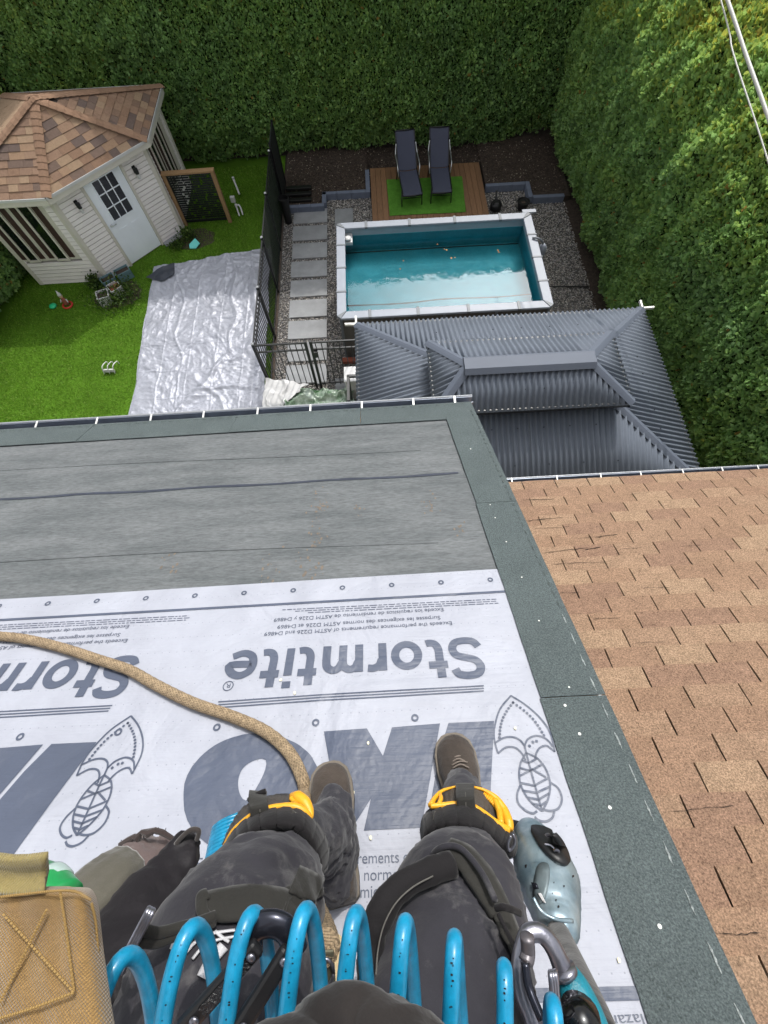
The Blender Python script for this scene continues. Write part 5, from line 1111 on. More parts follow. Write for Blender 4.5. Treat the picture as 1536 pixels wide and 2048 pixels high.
steel = mat('steel', C(150, 150, 160), .28, metal=.85, vary=.25, vscale=40, bump=.08, bscale=80); dsteel = mat('dark_steel', C(60, 62, 72), .22, metal=.7, vary=.3, vscale=30)
tealm = mat('painted_magnesium', C(156, 172, 180), .32, metal=.55, col2=C(112, 134, 146), vscale=22, bump=.1, bscale=60); tan_m = fabric('tan_canvas', C(146, 116, 70), C(118, 92, 54), weave=420, folds=.2)
shoe_m = fabric('suede', C(70, 62, 56), C(50, 44, 40), weave=400, folds=.4, fs=60, sheen=.15); sole_m = mat('rubber_sole', C(74, 70, 66), .8, vary=.2, vscale=30); thread = mat('stitching', C(150, 122, 72), .8); grey_thread = mat('grey_stitching', C(84, 82, 78), .8)
# diagonal weave on the canvas
def add_weave(m, sc, strength=.4, dist=.002):
    t = m.node_tree; n = t.nodes; tcn = n.new('ShaderNodeTexCoord'); mp = n.new('ShaderNodeMapping'); w1 = n.new('ShaderNodeTexWave'); w2 = n.new('ShaderNodeTexWave'); w1.inputs['Scale'].default_value = sc; w2.inputs['Scale'].default_value = sc; w2.bands_direction = 'DIAGONAL'
    w1.bands_direction = 'DIAGONAL'; mp.inputs['Rotation'].default_value = (0, 0, R(70)); t.links.new(tcn.outputs['UV'], w1.inputs['Vector']); t.links.new(tcn.outputs['UV'], mp.inputs['Vector']); t.links.new(mp.outputs[0], w2.inputs['Vector'])
    ad = n.new('ShaderNodeMath'); ad.operation = 'ADD'; t.links.new(w1.outputs['Fac'], ad.inputs[0]); t.links.new(w2.outputs['Fac'], ad.inputs[1])
    b = n.new('ShaderNodeBump'); b.inputs['Strength'].default_value = strength; b.inputs['Distance'].default_value = dist; t.links.new(ad.outputs[0], b.inputs['Height'])
    p = n['Principled BSDF']; old = p.inputs['Normal'].links
    if old: t.links.new(old[0].from_socket, b.inputs['Normal'])
    t.links.new(b.outputs['Normal'], p.inputs['Normal']); return m
add_weave(tan_m, 190, .5, .001)

def loft(rings, n=6, seg=36, fold=0.0, fsc=14, seed=0, caps=True, mb=None, rib=None):
    """rings: (centre, a, b) half axes as vectors; smooth between them, with cloth folds pushed along the normal"""
    C_ = spline([r_[0] for r_ in rings], n); A_ = spline([r_[1] for r_ in rings], n); B_ = spline([r_[2] for r_ in rings], n); mb = mb or MB(); vs = []; uv = []
    dist = 0
    for i, (c0, a0_, b0_) in enumerate(zip(C_, A_, B_)):
        if i: dist += (C_[i]-C_[i-1]).length
        for k in range(seg):
            t_ = 2*math.pi*k/seg; d_ = a0_*math.cos(t_)+b0_*math.sin(t_); p = c0+d_
            if fold:
                f_ = noise.noise(Vector((p.x*fsc, p.y*fsc, p.z*fsc+seed))); f2 = noise.noise(Vector((p.x*fsc*2.3, p.y*fsc*2.3, p.z*fsc*2.3+seed+7))); cre = max(0, 1-abs(f_)*5); cr2 = max(0, 1-abs(f2)*5)**2; f3 = max(0, 1-abs(noise.noise(Vector((p.x*fsc*1.2, p.y*fsc*3.4, p.z*fsc*3.4+seed))))*6)
                p = p + d_.normalized()*fold*(f_*1.3 + f2*.5 - cre*.6 - cr2*.4 + f3*.55)
            if rib: p = p + d_.normalized()*rib(dist, t_)
            vs.append(p); uv.append((dist, k/seg*2*math.pi*max(a0_.length, 1e-4)))
    m_ = len(C_); fs_ = [(i*seg+k, i*seg+(k+1) % seg, (i+1)*seg+(k+1) % seg, (i+1)*seg+k) for i in range(m_-1) for k in range(seg)]
    if caps: fs_ += [tuple(range(seg))[::-1], tuple(range((m_-1)*seg, m_*seg))]
    return mb.add(vs, fs_, uv)
def ring(x, y, d, ra, rb=None, a=EX, b=None, T=None):
    c0 = U(x, y, d)
    if T is None: T = EZc
    T = T.normalized(); aa = (a - T*a.dot(T)).normalized(); bb = T.cross(aa)
    return (c0, aa*ra, bb*(rb or ra))
def chain(pts):
    """pts: (x, y, depth, ra, rb) -> rings square to the path"""
    P_ = [U(*p[:3]) for p in pts]; out_ = []; aa = None
    for i, p in enumerate(pts):
        T = (P_[min(i+1, len(P_)-1)]-P_[max(i-1, 0)]).normalized(); a = EX if aa is None else aa; a = (a-T*a.dot(T)).normalized(); aa = a; out_.append((P_[i], a*p[3], T.cross(a)*p[4]))
    return out_

man = thing('person', 'roofer in charcoal work trousers, knee pads and suede shoes standing on the white underlay', 'person', tuple(r3(-.02, .3, 0)))
# --- body: one continuous skin grown from a skeleton
def cp(x, y, z): return CAM + EX*x + EY*y + EZc*z
LK, RK = U(548, 1722, .67), U(934, 1722, .76); LA, RA = r3(-.162, .30, .10), r3(.155, .36, .10)
J = {'pel': (cp(-.02, -.76, -.36), .12), 'lh': (cp(-.12, -.72, -.37), .085), 'lk': (LK, .034), 'la': (LA, .024), 'lt': (r3(-.18, .42, .035), .028), 'rh': (cp(.08, -.70, -.37), .085), 'rk': (RK, .034), 'ra': (RA, .024), 'rt': (r3(.155, .47, .035), .028),
     'bel': (cp(-.02, -.74, -.20), .115), 'che': (cp(-.02, -.70, .02), .14), 'nec': (cp(-.02, -.60, .20), .06), 'hea': (cp(-.02, -.50, .26), .085), 'fac': (cp(-.02, -.44, .22), .07),
     'ls': (cp(-.19, -.66, .10), .06), 'le': (cp(-.27, -.60, -.08), .042), 'lw': (cp(-.18, -.34, .02), .028), 'lp': (cp(-.13, -.25, .04), .026), 'rs': (cp(.15, -.66, .10), .06), 're': (cp(.23, -.60, -.08), .042), 'rw': (cp(.16, -.34, .02), .028), 'rp': (cp(.11, -.25, .04), .026)}
B_ = [('pel', 'bel'), ('bel', 'che'), ('che', 'nec'), ('nec', 'hea'), ('hea', 'fac'), ('pel', 'lh'), ('lh', 'lk'), ('lk', 'la'), ('la', 'lt'), ('pel', 'rh'), ('rh', 'rk'), ('rk', 'ra'), ('ra', 'rt'), ('che', 'ls'), ('ls', 'le'), ('le', 'lw'), ('lw', 'lp'), ('che', 'rs'), ('rs', 're'), ('re', 'rw'), ('rw', 'rp')]
for sd_, wst, sgn in (('l', 'lp', 1), ('r', 'rp', -1)):               # five fingers on each hand, curled
    base = J[wst][0]
    for fi, (dx, ln_) in enumerate(((-.026, .058), (-.010, .066), (.008, .062), (.024, .050))):
        k0, k1, k2 = [f'{sd_}f{fi}{q_}' for q_ in 'abc']; p0 = base + EY*.035 + EZc*dx*.9 + EX*sgn*.006; J[k0] = (p0, .009); J[k1] = (p0 + EY*ln_*.5 + EX*sgn*.01, .008); J[k2] = (p0 + EY*ln_*.75 + EX*sgn*.032, .0065); B_ += [(wst, k0), (k0, k1), (k1, k2)]
    k0, k1 = f'{sd_}t0', f'{sd_}t1'; J[k0] = (base + EZc*.03 + EX*sgn*.015, .011); J[k1] = (base + EZc*.045 + EX*sgn*.04 + EY*.02, .008); B_ += [(wst, k0), (k0, k1)]
names_ = list(J); me = bpy.data.meshes.new('body'); ob_ = org(man); me.from_pydata([tuple(J[k][0]-ob_) for k in names_], [(names_.index(a_), names_.index(b2)) for a_, b2 in B_], [])
body = new('body', me, mat('skin', C(196, 150, 124), .55, vary=.08, vscale=20), man); sk = body.modifiers.new('skin', 'SKIN'); body.modifiers.new('sub', 'SUBSURF').render_levels = 2; body.modifiers['sub'].levels = 2
for k, sv in zip(names_, me.skin_vertices[0].data): sv.radius = (J[k][1],)*2; sv.use_root = (k == 'pel')
dg = bpy.context.evaluated_depsgraph_get(); bm_ = bpy.data.meshes.new_from_object(body.evaluated_get(dg)); body.modifiers.clear(); body.data = bm_; bm_.name = 'body'
bm_.polygons.foreach_set('use_smooth', [True]*len(bm_.polygons))
# head details: hair cap, nose, eyes (outside the picture, behind the viewpoint)
hc = J['hea'][0]; mb = MB(); mb.lathe(hc + EZc*.0 - EY*.02, [(.10, -.02), (.104, .03), (.095, .07), (.06, .105), (.01, .118)], 18, axis=(EZc*.8 - EY*.5)); mb.build('hair', mat('brown_hair', C(60, 44, 34), .8, bump=.5), man, smooth=True)

# --- trousers: two legs with folds, bunched at the hem
tro = MB()
Ld, Rd = (LA-LK), (RA-RK)
thL = chain([(550, 1712, .70, .050, .046), (548, 1722, .66, .064, .056), (536, 1765, .60, .074, .070), (500, 1822, .535, .088, .078), (460, 1900, .48, .098, .086), (430, 2010, .44, .100, .09), (440, 2200, .42, .11, .10), (560, 2450, .42, .12, .11)])
hemL = (r3(-.160, .335, .05), RU*.044 + RV*.0, (RV*.108)*-1)
def blendring(c0, a_, b2): return (Vector(c0), Vector(a_), Vector(b2))
shL = [blendring(r3(-.158, .302, .040), RU*.048, -RV*.104), blendring(r3(-.158, .300, .075), RU*.052, -RV*.102), blendring(r3(-.163, .315, .13), RU*.052, -RV*.088), blendring(r3(-.172, .29, .19), RU*.050, -RV*.068), blendring(r3(-.186, .26, .28), RU*.050, -RV*.058), blendring(r3(-.197, .225, .37), RU*.050, -RV*.052), blendring(U(550, 1722, .69), EX*.052, -EY*.050)]
loft(shL, 10, 64, fold=.0085, fsc=13, seed=3, mb=tro); loft(thL, 12, 72, fold=.0065, fsc=11, seed=5, mb=tro)
thR = chain([(933, 1712, .80, .046, .044), (934, 1720, .755, .060, .054), (934, 1745, .70, .068, .064), (925, 1785, .62, .087, .078), (915, 1875, .56, .095, .085), (900, 1965, .505, .096, .088), (885, 2060, .46, .098, .09), (850, 2250, .43, .11, .10), (760, 2450, .42, .12, .11)])
shR = [blendring(r3(.155, .382, .045), RU*.044, -RV*.074), blendring(r3(.152, .375, .08), RU*.047, -RV*.074), blendring(r3(.144, .355, .15), RU*.048, -RV*.070), blendring(r3(.132, .30, .24), RU*.049, -RV*.060), blendring(r3(.119, .25, .30), RU*.050, -RV*.054), blendring(U(934, 1722, .78), EX*.050, -EY*.048)]
loft(shR, 10, 64, fold=.0065, fsc=13, seed=13, mb=tro); loft(thR, 12, 72, fold=.0055, fsc=10, seed=15, mb=tro)
loft([(cp(-.02, -.92, -.40), EX*.19, EY*.13), (cp(-.02, -.86, -.30), EX*.19, EY*.15), (cp(-.02, -.80, -.16), EX*.165, EY*.13)], 5, 36, fold=.004, mb=tro)
trousers = tro.build('trousers', cl_gray, man, smooth=True)
BVH = BVHTree.FromPolygons([Vector(v) for v in tro.v], tro.f)
def hit(x, y, off=.004, default=.55):
    d_ = ray(x, y); L_ = d_.length; h = BVH.ray_cast(CAM, d_.normalized())
    if h[0] is None: return U(x, y, default)
    return CAM + d_*((h[3]-off)/L_)
def strap(line, wpx, name, m, parent, off=.005, th=.003, default=.55, fold=0.0, smooth=True):
    """webbing laid over the cloth along a line of (x, y[, depth]); wpx is its width there"""
    P_ = s2([(p[0], p[1]) for p in line], 8); W_ = interp(wpx if hasattr(wpx, '__len__') else [wpx]*len(line), len(P_)); Dp = interp([p[2] if len(p) > 2 else -1 for p in line], len(P_)); mb = MB(); rows = []
    nac = 7
    for i, (x, y) in enumerate(P_):
        x0, y0 = P_[max(i-1, 0)]; x1, y1 = P_[min(i+1, len(P_)-1)]; dx, dy = x1-x0, y1-y0; l = math.hypot(dx, dy); nx_, ny_ = -dy/l, dx/l; r_ = []
        for k in range(nac):
            s_ = (k/(nac-1)-.5)*W_[i]; px_, py_ = x+nx_*s_, y+ny_*s_
            q_ = U(px_, py_, Dp[i]) if Dp[i] > 0 else hit(px_, py_, off + .002*math.cos((k/(nac-1)-.5)*math.pi), default); r_.append(q_)
        rows.append(r_)
    # keep the band taut: bridge sudden depth jumps
    V_ = [p for r_ in rows for p in r_]; n_ = len(rows); mb.add(V_, [(i*nac+k, i*nac+k+1, (i+1)*nac+k+1, (i+1)*nac+k) for i in range(n_-1) for k in range(nac-1)], [(i*.01, k*.01) for i in range(n_) for k in range(nac)])
    o = mb.build(name, m, parent, smooth=smooth); s_ = o.modifiers.new('t', 'SOLIDIFY'); s_.thickness = th; s_.offset = 0
    return o
# shirt: torso with the hem billowing into view
sh_ = MB(); loft([(cp(-.02, -.86, -.30), EX*.17, EY*.12), (cp(-.02, -.80, -.2), EX*.165, EY*.13), (cp(-.02, -.74, -.05), EX*.17, EY*.125), (cp(-.02, -.70, .06), EX*.19, EY*.12), (cp(-.02, -.66, .15), EX*.15, EY*.09), (cp(-.02, -.62, .19), EX*.07, EY*.07)], 5, 40, fold=.006, mb=sh_)
for s_, e_, w_ in ((J['ls'][0], J['le'][0], J['lw'][0]), (J['rs'][0], J['re'][0], J['rw'][0])): sh_.tube(spline([s_, (s_+e_)/2, e_, (e_*.6+w_*.4), w_*.85+e_*.15], 5), interp([.07, .062, .052, .046, .038], 21), 16)
bc = cp(-.0195, -.360, -.242); vs, fs_ = [], []; nu, nv = 56, 34
for j in range(nv+1):
    ph = math.pi*j/nv
    for i in range(nu):
        t_ = 2*math.pi*i/nu; d_ = EX*.088*math.sin(ph)*math.cos(t_) + EY*.066*math.cos(ph) + EZc*.055*math.sin(ph)*math.sin(t_)
        f_ = noise.noise((bc+d_)*30)*.006 - .005*max(0, 1-abs(noise.noise((bc+d_)*17))*6) - .003*max(0, 1-abs(noise.noise((bc+d_)*34))*6); vs.append(bc+d_+d_.normalized()*f_)
fs_ = [(j*nu+i, j*nu+(i+1) % nu, (j+1)*nu+(i+1) % nu, (j+1)*nu+i) for j in range(nv) for i in range(nu)]; sh_.add(vs, fs_)
sh_.build('shirt', cl_shirt, man, smooth=True)
# --- shoes
lace_m = mat('lace', C(112, 102, 94), .8)
def shoe(name, heel, toe, parent, laces=True):
    hu, hv = heel; tu, tv = toe; ax = (RU*(tu-hu)+RV*(tv-hv)); L_ = ax.length; ax.normalize(); sd_ = ax.cross(RN).normalized(); o0 = r3(hu, hv, 0)
    root = None
    prof = [(0, .024, .045), (.03, .036, .065), (.15, .040, .088), (.35, .038, .095), (.52, .043, .080), (.68, .051, .064), (.82, .051, .052), (.92, .043, .042), (.98, .026, .030), (1.0, .010, .020)]
    mb = MB(); rg = [(o0 + ax*L_*t_ + RN*(.012 + hh*.42), sd_*w, RN*hh*.55) for t_, w, hh in prof]; loft(rg, 5, 30, fold=.0015, fsc=40, mb=mb); up = mb.build(name, shoe_m, parent, smooth=True)
    out_ = [(t_, w*1.06+.003) for t_, w, _ in prof]; pl = [o0 + ax*L_*t_*1.02 + sd_*w for t_, w in out_] + [o0 + ax*L_*t_*1.02 - sd_*w for t_, w in out_[::-1]]
    mb = MB(); mb.prism(pl, RN*.022); mb.build('sole', sole_m, up, bevel=.004)
    mb = MB(); mb.prism([p + RN*.0225 for p in pl], RN*.007); mb.build('sole_rand', mat('rand', C(108, 100, 90), .8, vary=.2), up, bevel=.002)
    for k in range(5 if laces else 0):
        t_ = .66+.030*k; c0 = o0 + ax*L_*t_ + RN*(.0835-.0062*k); w = .021; mb = MB()
        mb.tube(spline([c0 - sd_*w - RN*.007, c0 + RN*.002 + ax*.004, c0 + sd_*w - RN*.007 + ax*(.004 if k % 2 else -.003)], 5), .0022, 6); mb.build('lace', lace_m, up, smooth=True)
    mb = MB(); c0 = o0 + ax*L_*.78 + RN*.055; mb.tube(spline([c0 - sd_*.045 - RN*.02, c0 + ax*.012 + RN*.0, c0 + sd_*.045 - RN*.02], 8), .0014, 5); mb.build('toe_seam', cl_black, up)
    mb = MB(); c0 = o0 + ax*L_*.62 + RN*.07; mb.tube(spline([c0 - sd_*.032 - RN*.01, c0 + ax*.012 + RN*.006, c0 + sd_*.032 - RN*.01], 8), .0045, 8); mb.build('tongue_edge', shoe_m, up, smooth=True)
    return up
shoe('shoe', (-.145, .210), (-.196, .500), man); shoe('shoe', (.165, .255), (.150, .560), man)
# --- knee pads
def shell(outer, inner, d1, d2, name, m, parent, th=.005, bulge=.006, inset=None):
    O = s2(outer, 6); I = s2(inner, 6); n_ = 60; pick = lambda P_, k: P_[min(len(P_)-1, int(round(k/(n_-1)*(len(P_)-1))))]; mb = MB(); nc = 6; V_ = []
    for k in range(n_):
        a_, b2 = pick(O, k), pick(I, k); e_ = math.sin(math.pi*k/(n_-1))
        for j in range(nc):
            t_ = j/(nc-1); d_ = d1*(1-t_)+d2*t_ + .018*(1-e_); V_.append(U(a_[0]*(1-t_)+b2[0]*t_, a_[1]*(1-t_)+b2[1]*t_, d_ - bulge*math.sin(math.pi*t_)))
    mb.add(V_, [(k*nc+j, k*nc+j+1, (k+1)*nc+j+1, (k+1)*nc+j) for k in range(n_-1) for j in range(nc-1)], [(k*.004, j*.004) for k in range(n_) for j in range(nc)])
    o = mb.build(name, m, parent, smooth=True); s_ = o.modifiers.new('t', 'SOLIDIFY'); s_.thickness = th; s_.offset = 0; return o
def rim(line, d_, r_, name, m, parent):
    P_ = s2([(p[0], p[1]) for p in line], 6); D_ = interp(d_ if hasattr(d_, '__len__') else [d_]*len(line), len(P_)); mb = MB(); mb.tube([U(x, y, q_) for (x, y), q_ in zip(P_, D_)], interp(r_, len(P_)) if hasattr(r_, '__len__') else r_, 10); return mb.build(name, m, parent, smooth=True)
cap_m = mat('kneepad_cap', C(74, 68, 62), .7, vary=.2, vscale=60, bump=.3, bscale=200)
kp = new('knee_pad', None, parent=man, loc=U(540, 1630, .7)-org(man)); 
shell([(446, 1690), (462, 1652), (492, 1612), (545, 1592), (588, 1592), (610, 1606), (624, 1634)], [(452, 1694), (474, 1660), (503, 1634), (545, 1619), (585, 1617), (606, 1628), (622, 1640)], .73, .665, 'cap', cap_m, kp)
shell([(452, 1690), (474, 1656), (505, 1632), (545, 1618), (585, 1617), (612, 1630), (640, 1668), (652, 1700), (648, 1742)], [(452, 1712), (478, 1686), (512, 1664), (548, 1655), (585, 1656), (606, 1668), (622, 1696), (632, 1722), (638, 1750)], .665, .60, 'padding', cl_black, kp, th=.012, bulge=.012)
rim([(448, 1693), (466, 1662), (497, 1634), (516, 1624)], .66, [.003, .0035, .0035, .0035], 'rim', yellow, kp); rim([(536, 1617), (560, 1613), (588, 1613), (608, 1622), (622, 1638)], .655, [.0045, .0045, .0055, .006, .004], 'rim', yellow, kp)
rim([(583, 1592), (596, 1594), (610, 1606), (619, 1622), (622, 1636)], [.70, .69, .68, .67, .66], [.005, .009, .0095, .007, .004], 'rim', yellow, kp); rim([(582, 1596), (590, 1605), (592, 1612)], [.69, .68, .66], .004, 'rim', yellow, kp)
strap([(516, 1584, .715), (515, 1598, .675), (518, 1614, .648), (520, 1630, .645)], 36, 'strap', cl_olive, kp, th=.004); rim([(497, 1600), (516, 1588), (531, 1582)], .70, .004, 'buckle', cl_black, kp)
rim([(516, 1590), (519, 1604), (520, 1624)], [.695, .662, .64], .0006, 'stitch_line', grey_thread, kp)
for ln_ in ([(586, 1620), (587, 1640)], [(588, 1624), (604, 1632), (616, 1644), (620, 1650)], [(560, 1637), (590, 1648), (622, 1650)]): rim(ln_, .628, .0008, 'stitch_line', grey_thread, kp)
kp2 = new('knee_pad', None, parent=man, loc=U(935, 1620, .8)-org(man))
shell([(860, 1612), (876, 1588), (904, 1574), (935, 1571), (965, 1578), (990, 1594), (1008, 1620), (1022, 1656)], [(860, 1616), (880, 1612), (905, 1608), (935, 1609), (958, 1618), (980, 1634), (1000, 1650), (1020, 1662)], .84, .775, 'cap', cap_m, kp2)
shell([(846, 1662), (852, 1636), (872, 1618), (905, 1610), (940, 1612), (975, 1632), (1005, 1655), (1024, 1668), (1030, 1690)], [(850, 1690), (860, 1668), (884, 1656), (912, 1652), (940, 1655), (965, 1664), (990, 1684), (1010, 1704), (1024, 1716)], .775, .70, 'padding', cl_black, kp2, th=.013, bulge=.012)
rim([(861, 1612), (880, 1611), (905, 1608), (914, 1608)], .765, .0045, 'rim', yellow, kp2); rim([(950, 1614), (966, 1624), (985, 1640), (1004, 1655), (1018, 1660)], .762, [.0045, .0045, .0055, .008, .006], 'rim', yellow, kp2)
rim([(861, 1611), (870, 1596), (884, 1582), (904, 1575), (914, 1573)], [.77, .80, .82, .83, .83], [.005, .0045, .003, .002, .002], 'rim', yellow, kp2); rim([(878, 1586), (882, 1596), (878, 1608)], [.82, .79, .77], .004, 'rim', yellow, kp2)
rim([(948, 1574), (970, 1581), (992, 1597), (1007, 1620), (1017, 1645), (1019, 1660)], [.83, .825, .815, .80, .775, .765], [.002, .003, .006, .009, .009, .007], 'rim', yellow, kp2); rim([(990, 1600), (998, 1622), (1002, 1648)], [.81, .79, .765], .006, 'rim', yellow, kp2)
shell([(972, 1582), (994, 1598), (1010, 1622), (1022, 1658)], [(966, 1592), (984, 1610), (997, 1632), (1004, 1654)], .815, .80, 'rim_panel', yellow, kp2, th=.004, bulge=.003)
strap([(930, 1568, .835), (930, 1582, .79), (931, 1598, .757), (932, 1618, .752)], 36, 'strap', cl_olive, kp2, th=.004); rim([(930, 1572), (931, 1590), (932, 1614)], [.82, .765, .747], .0006, 'stitch_line', grey_thread, kp2)
rim([(1026, 1668), (1030, 1680), (1026, 1694), (1018, 1700), (1016, 1684), (1022, 1672)], .70, .0022, 'strap_ring', steel, kp2)
for ln_ in ([(852, 1660), (880, 1640), (920, 1632), (960, 1642), (1000, 1668)], [(870, 1622), (866, 1640), (868, 1655)]): rim(ln_, .725, .0008, 'stitch_line', grey_thread, kp2)
# --- straps and padding of the harness on the thighs
har = thing('work_harness', 'black padded leg loops and olive webbing of a safety harness worn over the thighs', 'harness', tuple(U(700, 1850, .5)))
strap([(404, 1812), (440, 1812), (500, 1806), (560, 1812), (572, 1815)], [50, 66, 72, 70, 60], 'wide_strap', cl_olive, har, off=.010, th=.004)
strap([(560, 1815), (590, 1795), (625, 1775), (640, 1768)], [56, 52, 48, 44], 'webbing', cl_olive, har, off=.008, th=.003); strap([(588, 1758), (612, 1768), (640, 1780)], [56, 56, 50], 'hook_patch', cl_olive, har, off=.015, th=.003)
for dy in (0, 10): rim([(430, 1832+dy), (395, 1845+dy), (350, 1858+dy*1.3), (315, 1866+dy*1.8), (285, 1862+dy*2.2), (272, 1880+dy*1.5)], [.43, .42, .41, .40, .39, .385], .0048, 'cord', cl_olive, har)
strap([(420, 1842), (405, 1822), (404, 1795), (415, 1790)], 18, 'strap_fold', cl_olive, har, off=.014, th=.005)
mb = MB(); pl = [(742, 1962, .47), (742, 1905, .49), (752, 1850, .50), (776, 1800, .515), (815, 1765, .53), (862, 1742, .545), (905, 1728, .56)]
loft(chain([(x, y, d_, .0155, .011) for x, y, d_ in pl]), 6, 20, fold=.0015, fsc=30, mb=mb); mb.build('leg_loop_padding', cl_black, har, smooth=True)
rim([(752, 1950), (756, 1900), (768, 1850), (792, 1806), (826, 1774), (866, 1752)], [.455, .475, .487, .50, .515, .53], .0009, 'stitch_line', grey_thread, har)
strap([(895, 1690), (925, 1712), (958, 1752), (985, 1795), (1002, 1825)], [26, 46, 52, 46, 40], 'wide_strap', cl_olive, har, off=.012, th=.006)
strap([(1002, 1820), (1020, 1862), (1036, 1900), (1040, 1930)], [38, 34, 32, 30], 'webbing', cl_olive, har, off=.010, th=.003)
rim([(996, 1826), (1012, 1860), (1030, 1895), (1040, 1920)], [.47, .46, .44, .43], .0025, 'cord', cl_black, har); rim([(992, 1816), (1006, 1814), (1022, 1818), (1040, 1826)], [.475, .47, .475, .485], .0035, 'strap_edge', cl_black, har)
rim([(866, 1708), (880, 1696), (905, 1692), (930, 1704), (965, 1748), (990, 1800)], [.60, .59, .585, .575, .54, .505], .004, 'pocket_edge', cl_gray, har)
# printed patch
white_ink = mat('white_ink', C(196, 196, 200), .7, vary=.15, vscale=30)
for ln_, w in (([(372, 1905), (390, 1885), (420, 1868), (470, 1860)], 6), ([(385, 1918), (402, 1898), (428, 1882), (474, 1872)], 5), ([(345, 1900), (352, 1885), (366, 1876)], 12), ([(404, 1955), (418, 1928), (436, 1905), (448, 1892)], 22), ([(430, 1862), (445, 1875), (458, 1884)], 7)):
    strap(ln_, w, 'printed_patch', white_ink, trousers, off=.004, th=.0008)
# --- blue coiled air hose in front of him
hose = thing('air_hose', 'bright blue coiled air hose hanging across the front of the roofer', 'hose', tuple(U(680, 1900, .38)))
ap = [(90, 2015), (237, 1925), (376, 1865), (497, 1838), (606, 1829), (708, 1836), (808, 1853), (908, 1884), (1009, 1943), (1107, 2014), (1200, 2110)]
apS = [Vector((x, y, 0)) for x, y in ap]; pts = []; RC = .085
for k in range(len(ap)-1):
    for j in range(40):
        t_ = j/40; p0 = apS[max(k-1, 0)]; p1 = apS[k]; p2 = apS[k+1]; p3 = apS[min(k+2, len(ap)-1)]
        q_ = .5*((2*p1)+(p2-p0)*t_+(2*p0-5*p1+4*p2-p3)*t_*t_+(3*p1-p0-3*p2+p3)*t_**3); ph = 2*math.pi*t_
        c0 = U(q_.x, q_.y, .325) - EY*RC; pts.append(c0 + EY*RC*math.cos(ph) - EZc*.025*math.sin(ph))
mb = MB(); mb.tube(pts[15:], .0062, 16); mb.build('coil', hose_m, hose, smooth=True)
# ink marks along the hose
mk = MB()
for k in range(1, 9):
    for j in [q_ for q_ in range(22, 39) for _ in range(2)]:
        if random.random() < .7:
            i = k*40 + j - 40; i = min(max(i, 20), len(pts)-3); p = pts[i]; T = (pts[i+1]-pts[i-1]).normalized(); nn = (CAM-p).normalized(); nn = (nn - T*nn.dot(T)).normalized(); s_ = T.cross(nn)
            c0 = p + nn*.00632; w = random.uniform(.0004, .0011); h_ = random.uniform(.0006, .0019); c0 = c0 + T*random.uniform(-.004, .004) + s_*random.uniform(-.0007, .0007); mk.obox(c0 - s_*h_/2*1.2 - T*w/2, s_*h_, T*w, nn*.00012)
o = mk.build('ink_marks', cl_black, hose); o['kind'] = 'stuff'
mb = MB(); pts = []; a0p, a1p = U(468, 1640, .86), U(448, 1745, .80); axd = (a1p-a0p); N_ = 13; axn = axd.normalized(); s1 = axn.cross(EZc).normalized(); s2_ = axn.cross(s1)
for i in range(N_*24+1):
    t_ = i/(N_*24); ph = 2*math.pi*i/24; pts.append(a0p + axd*t_ + s1*.036*math.cos(ph) + s2_*.036*math.sin(ph) + axn*.012*math.cos(ph))
mb.tube(pts, .0046, 8); mb.build('resting_coil', hose_m, hose, smooth=True)
# --- rope
rope = MB(); pl = []
for x, y in ((-330, 1262), (-160, 1264), (0, 1278), (60, 1285), (130, 1302), (200, 1325), (262, 1346), (320, 1378), (390, 1412), (470, 1440), (535, 1470), (580, 1510), (606, 1560), (612, 1598)):
    u, v = rp(x, y); pl.append(r3(u, v, .019))
pl += [U(604, 1640, .93), U(600, 1700, .84), U(620, 1790, .72), U(645, 1860, .58), U(652, 1895, .50)]
pp = spline(pl, 34); kf = 2*math.pi/.030
rope.tube(pp, .0165, 20, fn=lambda d_, t_, i: .0016*max(abs(math.sin(kf*d_/2+t_*4)), abs(math.sin(kf*d_/2-t_*4)))**2-.0008)
rope_m = mat('hemp_rope', C(172, 150, 120), .9, col2=C(134, 116, 92), vscale=60, bump=.7, bscale=300, grain=.3, gscale=260)
t = rope_m.node_tree; n = t.nodes; tcn = n.new('ShaderNodeTexCoord'); w1 = n.new('ShaderNodeTexWave'); w2 = n.new('ShaderNodeTexWave')
for w_, s_ in ((w1, 1), (w2, -1)):
    mp = n.new('ShaderNodeMapping'); mp.inputs['Scale'].default_value = (33, s_*6, 1); t.links.new(tcn.outputs['UV'], mp.inputs['Vector']); t.links.new(mp.outputs[0], w_.inputs['Vector']); w_.bands_direction = 'DIAGONAL'; w_.inputs['Scale'].default_value = 1.4; w_.inputs['Distortion'].default_value = .6
mxn = n.new('ShaderNodeMath'); mxn.operation = 'MAXIMUM'; t.links.new(w1.outputs['Fac'], mxn.inputs[0]); t.links.new(w2.outputs['Fac'], mxn.inputs[1]); p = n['Principled BSDF']
mr = n.new('ShaderNodeMapRange'); mr.inputs['To Min'].default_value = .45; mr.inputs['To Max'].default_value = 1.15; t.links.new(mxn.outputs[0], mr.inputs['Value']); x = n.new('ShaderNodeMix'); x.data_type = 'RGBA'; x.blend_type = 'MULTIPLY'; x.inputs['Factor'].default_value = 1
cbn = n.new('ShaderNodeCombineColor'); [t.links.new(mr.outputs[0], cbn.inputs[i]) for i in range(3)]; t.links.new(p.inputs['Base Color'].links[0].from_socket, x.inputs['A']); t.links.new(cbn.outputs[0], x.inputs['B']); t.links.new(x.outputs['Result'], p.inputs['Base Color'])
tag(rope.build('rope', rope_m, smooth=True), 'thick tan braided rope snaking over the white underlay to the roofer', 'rope')
